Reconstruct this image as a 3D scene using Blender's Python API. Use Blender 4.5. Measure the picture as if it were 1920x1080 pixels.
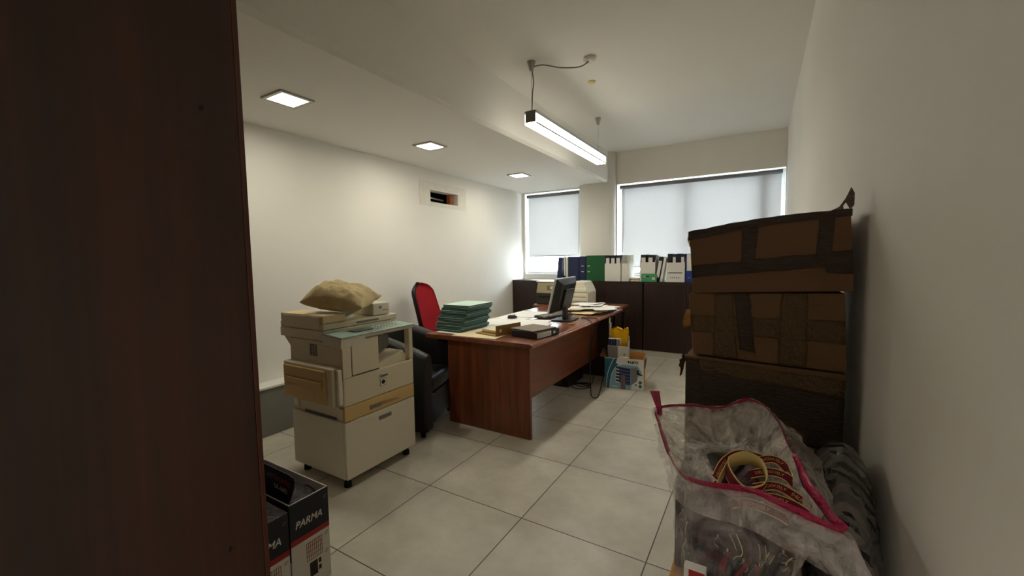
import bpy, bmesh, math, random
from mathutils import Vector, Matrix, noise
for o in list(bpy.data.objects): bpy.data.objects.remove(o)
random.seed(7)
SC = bpy.context.scene
C = SC.collection
PI = math.pi
# ------------------------------------------------------------------ camera, sky, exposure
cam = bpy.data.objects.new('camera', bpy.data.cameras.new('camera'))
C.objects.link(cam)
cam.data.sensor_width = 36.0
cam.data.lens = 773.613 * 36 / 1920
cam.data.clip_start = 0.02
R_ = Vector((0.8567, 0.5155, -0.0157)).normalized(); F_ = Vector((-0.5145, 0.8545, -0.0711)).normalized()
U_ = R_.cross(F_).normalized(); R_ = F_.cross(U_).normalized()
cam.matrix_world = Matrix(((R_.x, U_.x, -F_.x, 0), (R_.y, U_.y, -F_.y, 0), (R_.z, U_.z, -F_.z, 1.38), (0, 0, 0, 1)))
SC.camera = cam
w = bpy.data.worlds.new('daylight'); SC.world = w; w.use_nodes = True
w.node_tree.nodes['Background'].inputs[0].default_value = (0.88, 0.94, 1.0, 1)
w.node_tree.nodes['Background'].inputs[1].default_value = 5.2
SC.view_settings.view_transform = 'Standard'; SC.view_settings.look = 'None'
SC.view_settings.gamma = 1.0; SC.view_settings.use_curve_mapping = False
SC.view_settings.exposure = 2.14
SC.cycles.diffuse_bounces = 8; SC.cycles.max_bounces = 14; SC.cycles.transparent_max_bounces = 24
LAMP = (1.0, 0.94, 0.80)

# ------------------------------------------------------------------ materials
def lin(c):
    return tuple(((v/255)/12.92 if v/255 <= .04045 else ((v/255+.055)/1.055)**2.4) for v in c)
def mat(name, rgb, rough=.6, spec=.4, metal=0, var=0, vscale=6, bump=0, bscale=60, stretch=(1,1,1), rgb2=None, coat=0, vdet=6):
    m = bpy.data.materials.new(name); m.use_nodes = True
    nt = m.node_tree; b = nt.nodes['Principled BSDF']; L = nt.links.new
    c = lin(rgb)
    b.inputs['Base Color'].default_value = (*c, 1)
    b.inputs['Roughness'].default_value = rough
    b.inputs['Specular IOR Level'].default_value = spec
    b.inputs['Metallic'].default_value = metal
    b.inputs['Coat Weight'].default_value = coat
    if var or bump:
        tc = nt.nodes.new('ShaderNodeTexCoord'); mp = nt.nodes.new('ShaderNodeMapping')
        mp.inputs['Scale'].default_value = stretch
        L(tc.outputs['Object'], mp.inputs[0])
    if var:
        n = nt.nodes.new('ShaderNodeTexNoise'); n.inputs['Scale'].default_value = vscale; n.inputs['Detail'].default_value = vdet
        L(mp.outputs[0], n.inputs['Vector'])
        r = nt.nodes.new('ShaderNodeValToRGB'); r.color_ramp.elements[0].position = .3; r.color_ramp.elements[1].position = .7
        c2 = lin(rgb2) if rgb2 else tuple(v*(1-var) for v in c)
        r.color_ramp.elements[0].color = (*c2, 1); r.color_ramp.elements[1].color = (*c, 1)
        L(n.outputs[0], r.inputs[0]); L(r.outputs[0], b.inputs['Base Color'])
    if bump:
        n = nt.nodes.new('ShaderNodeTexNoise'); n.inputs['Scale'].default_value = bscale; n.inputs['Detail'].default_value = 4
        L(mp.outputs[0], n.inputs['Vector'])
        bp = nt.nodes.new('ShaderNodeBump'); bp.inputs['Strength'].default_value = bump; bp.inputs['Distance'].default_value = .01
        L(n.outputs[0], bp.inputs['Height']); L(bp.outputs[0], b.inputs['Normal'])
    return m
def emit(name, rgb, k):
    m = bpy.data.materials.new(name); m.use_nodes = True; nt = m.node_tree
    b = nt.nodes['Principled BSDF']; b.inputs['Base Color'].default_value = (.8, .8, .78, 1)
    b.inputs['Emission Color'].default_value = (*rgb, 1); b.inputs['Emission Strength'].default_value = k
    return m
def wood(name, dark, light, rough=.35, axis=2, scale=1.0, coat=0.1):
    m = bpy.data.materials.new(name); m.use_nodes = True; nt = m.node_tree; L = nt.links.new
    b = nt.nodes['Principled BSDF']; b.inputs['Roughness'].default_value = rough; b.inputs['Coat Weight'].default_value = coat
    b.inputs['Coat Roughness'].default_value = .3
    tc = nt.nodes.new('ShaderNodeTexCoord'); mp = nt.nodes.new('ShaderNodeMapping')
    s = [14*scale]*3; s[axis] = .9*scale; mp.inputs['Scale'].default_value = s
    L(tc.outputs['Object'], mp.inputs[0])
    n = nt.nodes.new('ShaderNodeTexNoise'); n.inputs['Scale'].default_value = 1.6; n.inputs['Detail'].default_value = 7; n.inputs['Distortion'].default_value = .5
    L(mp.outputs[0], n.inputs['Vector'])
    mp2 = nt.nodes.new('ShaderNodeMapping'); s = [120*scale]*3; s[axis] = 4*scale; mp2.inputs['Scale'].default_value = s
    L(tc.outputs['Object'], mp2.inputs[0])
    n2 = nt.nodes.new('ShaderNodeTexNoise'); n2.inputs['Scale'].default_value = 1.5; n2.inputs['Detail'].default_value = 3
    L(mp2.outputs[0], n2.inputs['Vector'])
    mx = nt.nodes.new('ShaderNodeMath'); mx.operation = 'MULTIPLY_ADD'; mx.inputs[1].default_value = .3
    L(n2.outputs[0], mx.inputs[0]); 
    m2 = nt.nodes.new('ShaderNodeMath'); m2.operation = 'MULTIPLY'; m2.inputs[1].default_value = .75
    L(n.outputs[0], m2.inputs[0]); L(m2.outputs[0], mx.inputs[2])
    r = nt.nodes.new('ShaderNodeValToRGB'); r.color_ramp.elements[0].position = .38; r.color_ramp.elements[1].position = .68
    r.color_ramp.elements[0].color = (*lin(dark), 1); r.color_ramp.elements[1].color = (*lin(light), 1)
    L(mx.outputs[0], r.inputs[0]); L(r.outputs[0], b.inputs['Base Color'])
    return m
M = {}
M['wall'] = mat('wall_paint', (232, 229, 222), .75, .25, var=.05, vscale=1.3, bump=.04, bscale=160)
M['ceil'] = mat('ceiling_paint', (230, 228, 221), .8, .2, var=.03, vscale=.8, bump=.05, bscale=150)
M['patch'] = mat('patch_plaster', (226, 222, 212), .85, .2, var=.1, vscale=14, bump=.5, bscale=50)
M['cavity'] = mat('cavity_brick', (46, 36, 30), .95, .1, var=.5, vscale=16, bump=.6, bscale=40)
M['brick'] = mat('clay_block', (170, 100, 68), .9, .1, var=.3, vscale=30, bump=.4)
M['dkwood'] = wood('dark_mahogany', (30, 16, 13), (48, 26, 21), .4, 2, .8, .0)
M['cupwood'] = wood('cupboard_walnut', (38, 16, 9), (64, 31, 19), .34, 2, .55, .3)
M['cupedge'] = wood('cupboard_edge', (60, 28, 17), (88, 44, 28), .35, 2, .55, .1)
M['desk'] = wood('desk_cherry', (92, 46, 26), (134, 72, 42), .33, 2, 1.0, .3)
M['desktop'] = wood('desktop_cherry', (104, 56, 34), (150, 88, 56), .24, 1, 1.0, .5)
M['deskx'] = wood('desk_cherry_rail', (92, 46, 26), (134, 72, 42), .3, 1, 1.0, .3)
M['mould'] = mat('moulding_highlight', (176, 112, 88), .22, .6, coat=.5)  # lighter rosy tone paints the highlight along the desk edge
M['beige'] = mat('aged_beige_plastic', (206, 196, 170), .5, .4, var=.06, vscale=3, bump=.08, bscale=400)
M['beige2'] = mat('light_beige_plastic', (208, 202, 184), .5, .4, var=.05, vscale=3, bump=.08, bscale=400)
M['yellowed'] = mat('yellowed_plastic', (204, 172, 112), .5, .4, var=.12, vscale=5, bump=.08, bscale=400)
M['teal'] = mat('teal_panel', (150, 176, 164), .4, .5, var=.25, vscale=30)
M['grey_plastic'] = mat('grey_plastic', (110, 108, 100), .45, .4)
M['black'] = mat('black_plastic', (18, 18, 19), .4, .5)
M['rubber'] = mat('black_rubber', (20, 20, 20), .7, .3)
M['leather'] = mat('black_leather', (16, 17, 18), .38, .5, bump=.25, bscale=260, var=.3, vscale=4)
M['redfab'] = mat('red_fabric', (196, 24, 40), .8, .3, bump=.3, bscale=500, var=.15, vscale=5)
M['cushion'] = mat('beige_velour', (206, 186, 142), .9, .15, var=.3, vscale=9, bump=.3, bscale=70)
M['card'] = mat('brown_cardboard', (120, 92, 70), .85, .15, var=.1, vscale=3, bump=.15, bscale=120, stretch=(1,1,3))
M['card2'] = mat('worn_cardboard', (122, 96, 70), .85, .15, var=.15, vscale=4, bump=.2, bscale=90)
M['card3'] = mat('tan_cardboard', (196, 142, 82), .85, .15, var=.15, vscale=4)
M['tape'] = mat('brown_tape', (108, 93, 83), .32, .5, var=.25, vscale=12, bump=.8, bscale=16, stretch=(3,3,14))
M['cleartape'] = mat('clear_tape', (142, 114, 78), .28, .5, var=.15, vscale=12, bump=.9, bscale=14, stretch=(8,3,5))
M['whitecard'] = mat('white_card', (222, 220, 212), .7, .3, var=.04, vscale=5)
M['paper'] = mat('white_paper', (232, 232, 228), .8, .2, var=.03, vscale=5)
M['cream'] = mat('cream_card', (224, 208, 172), .75, .2)
M['folder'] = mat('green_folder', (112, 142, 134), .75, .25, var=.08, vscale=9)
M['foldertop'] = mat('pale_green_cover', (196, 222, 206), .7, .25, var=.04, vscale=9)
M['navy'] = mat('navy_cover', (30, 38, 78), .45, .4)
M['blue'] = mat('blue_cover', (34, 58, 140), .45, .4)
M['blk'] = mat('black_cover', (24, 26, 36), .45, .4)
M['greenb'] = mat('green_cover', (20, 84, 46), .45, .4)
M['ochre'] = mat('ochre_cover', (146, 112, 52), .6, .3, var=.15, vscale=9)
M['metal'] = mat('brushed_metal', (170, 168, 162), .3, .5, metal=.9)
M['alu'] = mat('aluminium', (196, 198, 200), .35, .5, metal=.6)
M['roller'] = mat('roller_grey', (120, 122, 124), .45, .4, metal=.2)
M['frame'] = mat('window_alu', (190, 194, 198), .4, .5, metal=.3)
M['navyprint'] = mat('navy_print', (13, 17, 32), .45, .4)
M['redprint'] = mat('red_print', (150, 26, 30), .45, .4)
M['whiteprint'] = mat('white_print', (206, 204, 198), .5, .4)
M['blackprint'] = mat('black_print', (22, 20, 22), .5, .4)
M['greyprint'] = mat('grey_print', (120, 118, 116), .5, .4)
M['tealprint'] = mat('teal_print', (28, 96, 120), .5, .4)
M['skyprint'] = mat('pale_blue_print', (120, 160, 176), .5, .4)
M['greenprint'] = mat('green_print', (70, 150, 50), .5, .4, var=.5, vscale=20, rgb2=(70, 140, 130))
M['blueprint'] = mat('purple_blue_print', (64, 76, 128), .5, .4)
M['copper'] = mat('copper_print', (140, 80, 56), .5, .4)
M['pipe'] = mat('yellow_plastic', (240, 200, 24), .45, .4, bump=.4, bscale=30)
M['maroon'] = mat('maroon_ribbon', (112, 14, 32), .7, .3, bump=.2, bscale=600)
M['creamrib'] = mat('cream_ribbon', (220, 196, 128), .7, .3, bump=.2, bscale=600)
M['heap'] = mat('dark_ribbons', (30, 18, 19), .6, .4, var=.6, vscale=14, rgb2=(74, 22, 28), bump=1.0, bscale=28)
M['olive'] = mat('olive_plastic', (150, 142, 112), .45, .4)
M['dkgrey'] = mat('dark_grey_plastic', (52, 50, 48), .45, .4)
M['faxc'] = mat('cream_machine', (222, 220, 200), .5, .4)
M['greypanel'] = mat('grey_panel', (124, 122, 116), .5, .4, var=.08, vscale=5)
M['dimcard'] = mat('dark_grey_carton', (62, 60, 54), .8, .2, var=.1)
M['cable'] = mat('black_cable', (14, 14, 14), .5, .4)
M['screen'] = mat('screen_glass', (14, 15, 18), .12, .6)
M['lampglass'] = emit('lamp_diffuser', LAMP, 7.5); M['lampback'] = emit('lamp_dim_side', LAMP, 1.0); M['lampside'] = emit('lamp_side_diffuser', LAMP, 1.7)
M['spotglass'] = emit('downlight_diffuser', (1.0, .95, .77), 16.5)

M['fillglass'] = emit('added_fill_diffuser', (1.0, .93, .87), 17.0)

def tile_mat():
    m = bpy.data.materials.new('floor_tiles'); m.use_nodes = True; nt = m.node_tree; L = nt.links.new
    b = nt.nodes['Principled BSDF']
    g = nt.nodes.new('ShaderNodeNewGeometry'); sep = nt.nodes.new('ShaderNodeSeparateXYZ'); L(g.outputs['Position'], sep.inputs[0])
    S = .64753; cells = []; dist = []
    for ax, off in ((0, -1.7069), (1, 1.1724)):
        a = nt.nodes.new('ShaderNodeMath'); a.operation = 'SUBTRACT'; a.inputs[1].default_value = off; L(sep.outputs[ax], a.inputs[0])
        d = nt.nodes.new('ShaderNodeMath'); d.operation = 'DIVIDE'; d.inputs[1].default_value = S; L(a.outputs[0], d.inputs[0])
        f = nt.nodes.new('ShaderNodeMath'); f.operation = 'FLOOR'; L(d.outputs[0], f.inputs[0]); cells.append(f)
        p = nt.nodes.new('ShaderNodeMath'); p.operation = 'PINGPONG'; p.inputs[1].default_value = .5; L(d.outputs[0], p.inputs[0]); dist.append(p)
    mn = nt.nodes.new('ShaderNodeMath'); mn.operation = 'MINIMUM'; L(dist[0].outputs[0], mn.inputs[0]); L(dist[1].outputs[0], mn.inputs[1])
    gr = nt.nodes.new('ShaderNodeMath'); gr.operation = 'LESS_THAN'; gr.inputs[1].default_value = .0042; L(mn.outputs[0], gr.inputs[0])
    cc = nt.nodes.new('ShaderNodeCombineXYZ'); L(cells[0].outputs[0], cc.inputs[0]); L(cells[1].outputs[0], cc.inputs[1])
    wn = nt.nodes.new('ShaderNodeTexWhiteNoise'); L(cc.outputs[0], wn.inputs['Vector'])
    ad = nt.nodes.new('ShaderNodeVectorMath'); ad.operation = 'MULTIPLY_ADD'; ad.inputs[1].default_value = (7, 7, 7)
    L(wn.outputs['Color'], ad.inputs[0]); L(g.outputs['Position'], ad.inputs[2])
    n = nt.nodes.new('ShaderNodeTexNoise'); n.inputs['Scale'].default_value = 3.5; n.inputs['Detail'].default_value = 10; n.inputs['Roughness'].default_value = .68
    L(ad.outputs[0], n.inputs['Vector'])
    r = nt.nodes.new('ShaderNodeValToRGB'); r.color_ramp.elements[0].position = .32; r.color_ramp.elements[1].position = .68
    r.color_ramp.elements[0].color = (*lin((176, 170, 156)), 1); r.color_ramp.elements[1].color = (*lin((204, 198, 184)), 1)
    L(n.outputs[0], r.inputs[0])
    mx = nt.nodes.new('ShaderNodeMix'); mx.data_type = 'RGBA'; L(gr.outputs[0], mx.inputs[0]); L(r.outputs[0], mx.inputs[6])
    mx.inputs[7].default_value = (*lin((66, 62, 56)), 1); L(mx.outputs[2], b.inputs['Base Color'])
    b.inputs['Roughness'].default_value = .36; b.inputs['Specular IOR Level'].default_value = .4
    bp = nt.nodes.new('ShaderNodeBump'); bp.inputs['Strength'].default_value = .15; bp.inputs['Distance'].default_value = .004
    L(n.outputs[0], bp.inputs['Height']); L(bp.outputs[0], b.inputs['Normal'])
    return m
M['floor'] = tile_mat()
def blind_mat(name, col):
    m = bpy.data.materials.new(name); m.use_nodes = True; nt = m.node_tree; L = nt.links.new
    nt.nodes.remove(nt.nodes['Principled BSDF']); out = nt.nodes['Material Output']
    t = nt.nodes.new('ShaderNodeBsdfTranslucent'); t.inputs[0].default_value = (*col, 1)
    d = nt.nodes.new('ShaderNodeBsdfDiffuse'); d.inputs[0].default_value = (.75, .75, .74, 1)
    mx = nt.nodes.new('ShaderNodeMixShader'); mx.inputs[0].default_value = .5
    L(d.outputs[0], mx.inputs[1]); L(t.outputs[0], mx.inputs[2]); L(mx.outputs[0], out.inputs[0])
    tc = nt.nodes.new('ShaderNodeTexCoord'); n = nt.nodes.new('ShaderNodeTexNoise'); n.inputs['Scale'].default_value = 260
    L(tc.outputs['Object'], n.inputs['Vector'])
    r = nt.nodes.new('ShaderNodeValToRGB'); r.color_ramp.elements[0].color = (*[v*.9 for v in col], 1); r.color_ramp.elements[1].color = (*col, 1)
    L(n.outputs[0], r.inputs[0]); L(r.outputs[0], t.inputs[0])
    return m
M['blind'] = blind_mat('blind_fabric', (.37, .365, .36))
def film_mat(name, base, lo, hi, scale=9, rough=.22, printed=False):
    m = bpy.data.materials.new(name); m.use_nodes = True; nt = m.node_tree; L = nt.links.new
    b = nt.nodes['Principled BSDF']; out = nt.nodes['Material Output']
    b.inputs['Base Color'].default_value = (*lin(base), 1); b.inputs['Roughness'].default_value = rough
    b.inputs['Specular IOR Level'].default_value = .7
    tc = nt.nodes.new('ShaderNodeTexCoord'); n = nt.nodes.new('ShaderNodeTexNoise')
    n.inputs['Scale'].default_value = scale; n.inputs['Detail'].default_value = 6; n.inputs['Distortion'].default_value = 1.8
    L(tc.outputs['Object'], n.inputs['Vector'])
    r = nt.nodes.new('ShaderNodeMapRange'); r.inputs[1].default_value = .35; r.inputs[2].default_value = .7
    r.inputs[3].default_value = lo; r.inputs[4].default_value = hi; L(n.outputs[0], r.inputs[0])
    bp = nt.nodes.new('ShaderNodeBump'); bp.inputs['Strength'].default_value = 1.0; bp.inputs['Distance'].default_value = .03
    L(n.outputs[0], bp.inputs['Height']); L(bp.outputs[0], b.inputs['Normal'])
    tr = nt.nodes.new('ShaderNodeBsdfTransparent'); mx = nt.nodes.new('ShaderNodeMixShader')
    fac = r.outputs[0]
    if printed:
        wv = nt.nodes.new('ShaderNodeTexWave'); wv.inputs['Scale'].default_value = 16; wv.inputs['Distortion'].default_value = 5
        wv.inputs['Detail'].default_value = 3; wv.bands_direction = 'DIAGONAL'; L(tc.outputs['Object'], wv.inputs['Vector'])
        n3 = nt.nodes.new('ShaderNodeTexNoise'); n3.inputs['Scale'].default_value = 7; L(tc.outputs['Object'], n3.inputs['Vector'])
        g = nt.nodes.new('ShaderNodeMath'); g.operation = 'GREATER_THAN'; g.inputs[1].default_value = .62; L(wv.outputs['Fac'], g.inputs[0])
        g3 = nt.nodes.new('ShaderNodeMath'); g3.operation = 'GREATER_THAN'; g3.inputs[1].default_value = .46; L(n3.outputs[0], g3.inputs[0])
        gg = nt.nodes.new('ShaderNodeMath'); gg.operation = 'MULTIPLY'; L(g.outputs[0], gg.inputs[0]); L(g3.outputs[0], gg.inputs[1])
        cm = nt.nodes.new('ShaderNodeMix'); cm.data_type = 'RGBA'; L(gg.outputs[0], cm.inputs[0])
        cm.inputs[6].default_value = (*lin(base), 1); cm.inputs[7].default_value = (*lin((20, 18, 20)), 1); L(cm.outputs[2], b.inputs['Base Color'])
        mm = nt.nodes.new('ShaderNodeMath'); mm.operation = 'MAXIMUM'; L(gg.outputs[0], mm.inputs[0]); L(fac, mm.inputs[1]); fac = mm.outputs[0]
    L(fac, mx.inputs[0]); L(tr.outputs[0], mx.inputs[1]); L(b.outputs[0], mx.inputs[2]); L(mx.outputs[0], out.inputs[0])
    return m
M['film'] = film_mat('clear_bag_film', (236, 232, 228), .05, .36, 11, .12)
M['innerfilm'] = film_mat('bunched_bag_film', (240, 234, 226), .28, .85, 16, .16)
M['cuff'] = film_mat('folded_bag_film', (226, 218, 214), .20, .58, 13, .24)
M['film2'] = film_mat('printed_bag_film', (150, 146, 140), .25, .6, 8, .25, True)
M['pink'] = film_mat('pink_drawstring', (196, 22, 88), .75, .97, 20, .3)
M['greyfilm'] = film_mat('grey_wrap_film', (120, 112, 118), .5, .9, 14, .2)
def stripe_mat():
    m = mat('striped_cloth', (84, 72, 66), .8, bump=.8, bscale=22); nt = m.node_tree; L = nt.links.new; b = nt.nodes['Principled BSDF']
    g = nt.nodes.new('ShaderNodeTexCoord'); sep = nt.nodes.new('ShaderNodeSeparateXYZ'); L(g.outputs['Object'], sep.inputs[0])
    ws = []
    for d in ('Z', 'Y'):
        wv = nt.nodes.new('ShaderNodeTexWave'); wv.bands_direction = d; wv.inputs['Scale'].default_value = 13 if d == 'Z' else 9
        wv.inputs['Distortion'].default_value = 1.6; wv.inputs['Detail'].default_value = 3; wv.inputs['Detail Scale'].default_value = 3
        L(g.outputs['Object'], wv.inputs[0]); ws.append(wv)
    lt = nt.nodes.new('ShaderNodeMath'); lt.operation = 'GREATER_THAN'; lt.inputs[1].default_value = .27; L(sep.outputs[2], lt.inputs[0])
    mx = nt.nodes.new('ShaderNodeMix'); mx.data_type = 'FLOAT'; L(lt.outputs[0], mx.inputs[0]); L(ws[0].outputs['Fac'], mx.inputs[2]); L(ws[1].outputs['Fac'], mx.inputs[3])
    r = nt.nodes.new('ShaderNodeValToRGB'); r.color_ramp.elements[0].position = .42; r.color_ramp.elements[1].position = .56
    r.color_ramp.elements[0].color = (*lin((22, 18, 20)), 1); r.color_ramp.elements[1].color = (*lin((112, 100, 92)), 1)
    L(mx.outputs[0], r.inputs[0]); L(r.outputs[0], b.inputs['Base Color']); return m
M['stripes'] = stripe_mat()
def glass_mat():
    m = bpy.data.materials.new('window_glass'); m.use_nodes = True; nt = m.node_tree; L = nt.links.new
    nt.nodes.remove(nt.nodes['Principled BSDF']); out = nt.nodes['Material Output']
    t = nt.nodes.new('ShaderNodeBsdfTransparent'); t.inputs[0].default_value = (.94, .97, .97, 1)
    g = nt.nodes.new('ShaderNodeBsdfGlossy'); g.inputs['Roughness'].default_value = .02
    f = nt.nodes.new('ShaderNodeMixShader'); f.inputs[0].default_value = .06
    L(t.outputs[0], f.inputs[1]); L(g.outputs[0], f.inputs[2]); L(f.outputs[0], out.inputs[0])
    return m
M['glass'] = glass_mat()

# ------------------------------------------------------------------ mesh helpers
def bx(bm, x0, x1, y0, y1, z0, z1, bev=0, seg=2, mi=0, rot=None):
    lo = (min(x0,x1), min(y0,y1), min(z0,z1)); hi = (max(x0,x1), max(y0,y1), max(z0,z1))
    r = bmesh.ops.create_cube(bm, size=1)
    c = Vector([(a+b)/2 for a, b in zip(lo, hi)]); s = [b-a for a, b in zip(lo, hi)]
    for v in r['verts']: v.co = Vector([v.co[i]*s[i] for i in range(3)])
    vs = r['verts']
    if bev:
        es = list({e for v in vs for e in v.link_edges})
        rr = bmesh.ops.bevel(bm, geom=es, offset=min(bev, min(s)*.45), segments=seg, affect='EDGES', profile=.5)
        vs = list({v for f in rr['faces'] for v in f.verts} | {v for v in vs if v.is_valid})
    for v in vs:
        co = v.co.copy()
        if rot is not None: co = rot @ co
        v.co = co + c
    for f in {f for v in vs for f in v.link_faces}: f.material_index = mi
    return vs
def hexa(bm, pts, bev=0, mi=0):
    """8 points: bottom ring 4, top ring 4"""
    v = [bm.verts.new(p) for p in pts]
    fs = [(3,2,1,0), (4,5,6,7), (0,1,5,4), (1,2,6,5), (2,3,7,6), (3,0,4,7)]
    F = [bm.faces.new([v[i] for i in f]) for f in fs]
    for f in F: f.material_index = mi
    if bev:
        es = list({e for f in F for e in f.edges})
        bmesh.ops.bevel(bm, geom=es, offset=bev, segments=2, affect='EDGES', profile=.5)
def prism(bm, poly, axis, a0, a1, mi=0, bev=0):
    """extrude polygon (2D pairs in the other two axes, in xyz order) along axis"""
    def P(p, a):
        q = list(p); q.insert(axis, a); return q
    A = [bm.verts.new(P(p, a0)) for p in poly]; B = [bm.verts.new(P(p, a1)) for p in poly]
    n = len(poly); F = [bm.faces.new(A), bm.faces.new(B[::-1])]
    for i in range(n): F.append(bm.faces.new((A[i], B[i], B[(i+1) % n], A[(i+1) % n])))
    for f in F: f.material_index = mi
    if bev:
        es = list({e for f in F for e in f.edges})
        bmesh.ops.bevel(bm, geom=es, offset=bev, segments=2, affect='EDGES', profile=.5)
def tube(bm, pts, r, n=8, mi=0, closed=False):
    pts = [Vector(p) for p in pts]; rings = []; N = len(pts); up = None
    for i, p in enumerate(pts):
        if closed: t = pts[(i+1) % N]-pts[i-1]
        else: t = pts[min(i+1, N-1)]-pts[max(i-1, 0)]
        t = t.normalized() if t.length > 1e-9 else Vector((0,0,1))
        if up is None: up = t.orthogonal().normalized()
        up = (up - t*up.dot(t)); up = up.normalized() if up.length > 1e-6 else t.orthogonal().normalized()
        s = t.cross(up); rr = r[i] if isinstance(r, (list, tuple)) else r
        rings.append([bm.verts.new(p + up*math.cos(2*PI*k/n)*rr + s*math.sin(2*PI*k/n)*rr) for k in range(n)])
    for i in range(N if closed else N-1):
        a, b = rings[i], rings[(i+1) % N]
        for k in range(n):
            f = bm.faces.new((a[k], a[(k+1) % n], b[(k+1) % n], b[k])); f.material_index = mi; f.smooth = True
    if not closed:
        bm.faces.new(rings[0][::-1]).material_index = mi; bm.faces.new(rings[-1]).material_index = mi
def lathe(bm, prof, c, n=24, axis=2, mi=0):
    rings = []
    for r, h in prof:
        ring = []
        for k in range(n):
            a = 2*PI*k/n; q = [r*math.cos(a), r*math.sin(a)]; q.insert(axis, h)
            ring.append(bm.verts.new(Vector(c)+Vector(q)))
        rings.append(ring)
    for a, b in zip(rings, rings[1:]):
        for k in range(n):
            f = bm.faces.new((a[k], a[(k+1) % n], b[(k+1) % n], b[k])); f.material_index = mi; f.smooth = True
    bm.faces.new(rings[0][::-1]).material_index = mi; bm.faces.new(rings[-1]).material_index = mi
def grid(bm, fn, nu, nv, mi=0, closeu=False):
    V = [[bm.verts.new(fn(i/(nu if closeu else nu-1), j/(nv-1))) for j in range(nv)] for i in range(nu)]
    for i in range(nu if closeu else nu-1):
        for j in range(nv-1):
            f = bm.faces.new((V[i][j], V[(i+1) % nu][j], V[(i+1) % nu][j+1], V[i][j+1])); f.material_index = mi; f.smooth = True
    return V
def curve(pts, n=8, closed=False):
    P = [Vector(p) for p in pts]; N = len(P); out = []
    for i in range(N if closed else N-1):
        if closed: a, b, c, d = P[i-1], P[i], P[(i+1) % N], P[(i+2) % N]
        else: a, b, c, d = P[max(i-1, 0)], P[i], P[i+1], P[min(i+2, N-1)]
        for k in range(n):
            t = k/n
            out.append(.5*((2*b)+(c-a)*t+(2*a-5*b+4*c-d)*t*t+(3*b-a-3*c+d)*t**3))
    if not closed: out.append(P[-1])
    return out
WORLD = {}
def origin_of(p):
    while p is not None and p.parent is not None: p = p.parent
    return WORLD.get(p.name, Vector((0,0,0))) if p is not None else Vector((0,0,0))
def obj(name, bm, m, parent=None, origin=None, smooth=False):
    """link the bmesh (written in room coordinates, or the thing's own if the thing was made with local=True) as ONE mesh object"""
    bmesh.ops.recalc_face_normals(bm, faces=bm.faces)
    me = bpy.data.meshes.new(name); 
    off = origin_of(parent) if parent is not None else Vector(origin or (0,0,0))
    for v in bm.verts: v.co -= off
    bm.to_mesh(me); bm.free()
    for mm in (m if isinstance(m, (list, tuple)) else [m]): me.materials.append(mm)
    if smooth:
        for p in me.polygons: p.use_smooth = True
    o = bpy.data.objects.new(name, me); C.objects.link(o)
    if parent is not None: o.parent = parent
    else: o.location = off; WORLD[o.name] = off
    return o
def tag(o, label, cat, group=None, kind=None):
    o['label'] = label; o['category'] = cat
    if group: o['group'] = group
    if kind: o['kind'] = kind
    return o
def thing(name, loc, label, cat, group=None, rz=0, local=False):
    o = bpy.data.objects.new(name, None); C.objects.link(o); o.empty_display_size = .05
    o.location = loc; o.rotation_euler = (0, 0, rz); WORLD[o.name] = Vector((0,0,0)) if local else Vector(loc)
    return tag(o, label, cat, group)
def struct(name, bm, m, parent=None):
    o = obj(name, bm, m, parent)
    if parent is None: o['kind'] = 'structure'
    return o
def B(fn=None): return bmesh.new()
def box(name, dims, m, parent=None, bev=0, origin=None):
    bm = bmesh.new(); bx(bm, *dims, bev=bev); return obj(name, bm, m, parent, origin)
def copy_tree(o, parent=None):
    c = o.copy(); C.objects.link(c); c.parent = parent
    for ch in list(o.children): copy_tree(ch, c)
    return c
def text(name, s, size, m, parent, loc, xdir, ydir, shear=0, ext=.0006, bold=0, sx=1):
    """lettering as real raised shapes; loc = lower left corner in the parent's coordinates (room coordinates when not local)"""
    cu = bpy.data.curves.new(name, 'FONT'); cu.body = s; cu.size = size; cu.extrude = ext; cu.shear = shear; cu.offset = bold
    cu.resolution_u = 2
    t = bpy.data.objects.new(name, cu); C.objects.link(t)
    dg = bpy.context.evaluated_depsgraph_get(); dg.update()
    me = bpy.data.meshes.new_from_object(t.evaluated_get(dg)); bpy.data.objects.remove(t)
    X = Vector(xdir).normalized(); Y = Vector(ydir).normalized(); Z = X.cross(Y); off = origin_of(parent)
    for v in me.vertices: v.co = Vector(loc)-off + X*v.co.x*sx + Y*v.co.y + Z*v.co.z
    me.name = name; me.materials.clear(); me.materials.append(m)
    o = bpy.data.objects.new(name, me); C.objects.link(o); o.parent = parent
    return o

# ------------------------------------------------------------------ the room
XL, XR, YB, ZC, ZL = -3.49, .255, 6.2, 2.93, 2.48
struct('floor', (lambda b: (bx(b, XL-.3, XR+.3, -3, YB+.3, -.12, 0), b)[1])(B()), M['floor'])
struct('ceiling', (lambda b: (bx(b, XL-.3, XR+.3, -3, YB+.3, ZC, ZC+.15), b)[1])(B()), M['ceil'])
bm = B(); prism(bm, [(XL, ZL), (-1.985, ZL), (-1.962, ZL+.03), (-1.962, ZC), (XL, ZC)], 1, -.45, YB)
struct('ceiling', bm, M['ceil'])
struct('wall_right', (lambda b: (bx(b, XR, XR+.15, -3, YB+.22, 0, ZC), b)[1])(B()), M['wall'])
# left wall with the broken-out opening
HY0, HY1, HZ0, HZ1 = 3.885, 4.42, 2.093, 2.238
bm = B()
bx(bm, XL-.12, XL, -.45, HY0, 0, ZC); bx(bm, XL-.12, XL, HY1, YB+.22, 0, ZC)
bx(bm, XL-.12, XL, HY0, HY1, 0, HZ0); bx(bm, XL-.12, XL, HY0, HY1, HZ1, ZC)
struct('wall_left', bm, M['wall'])
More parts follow.
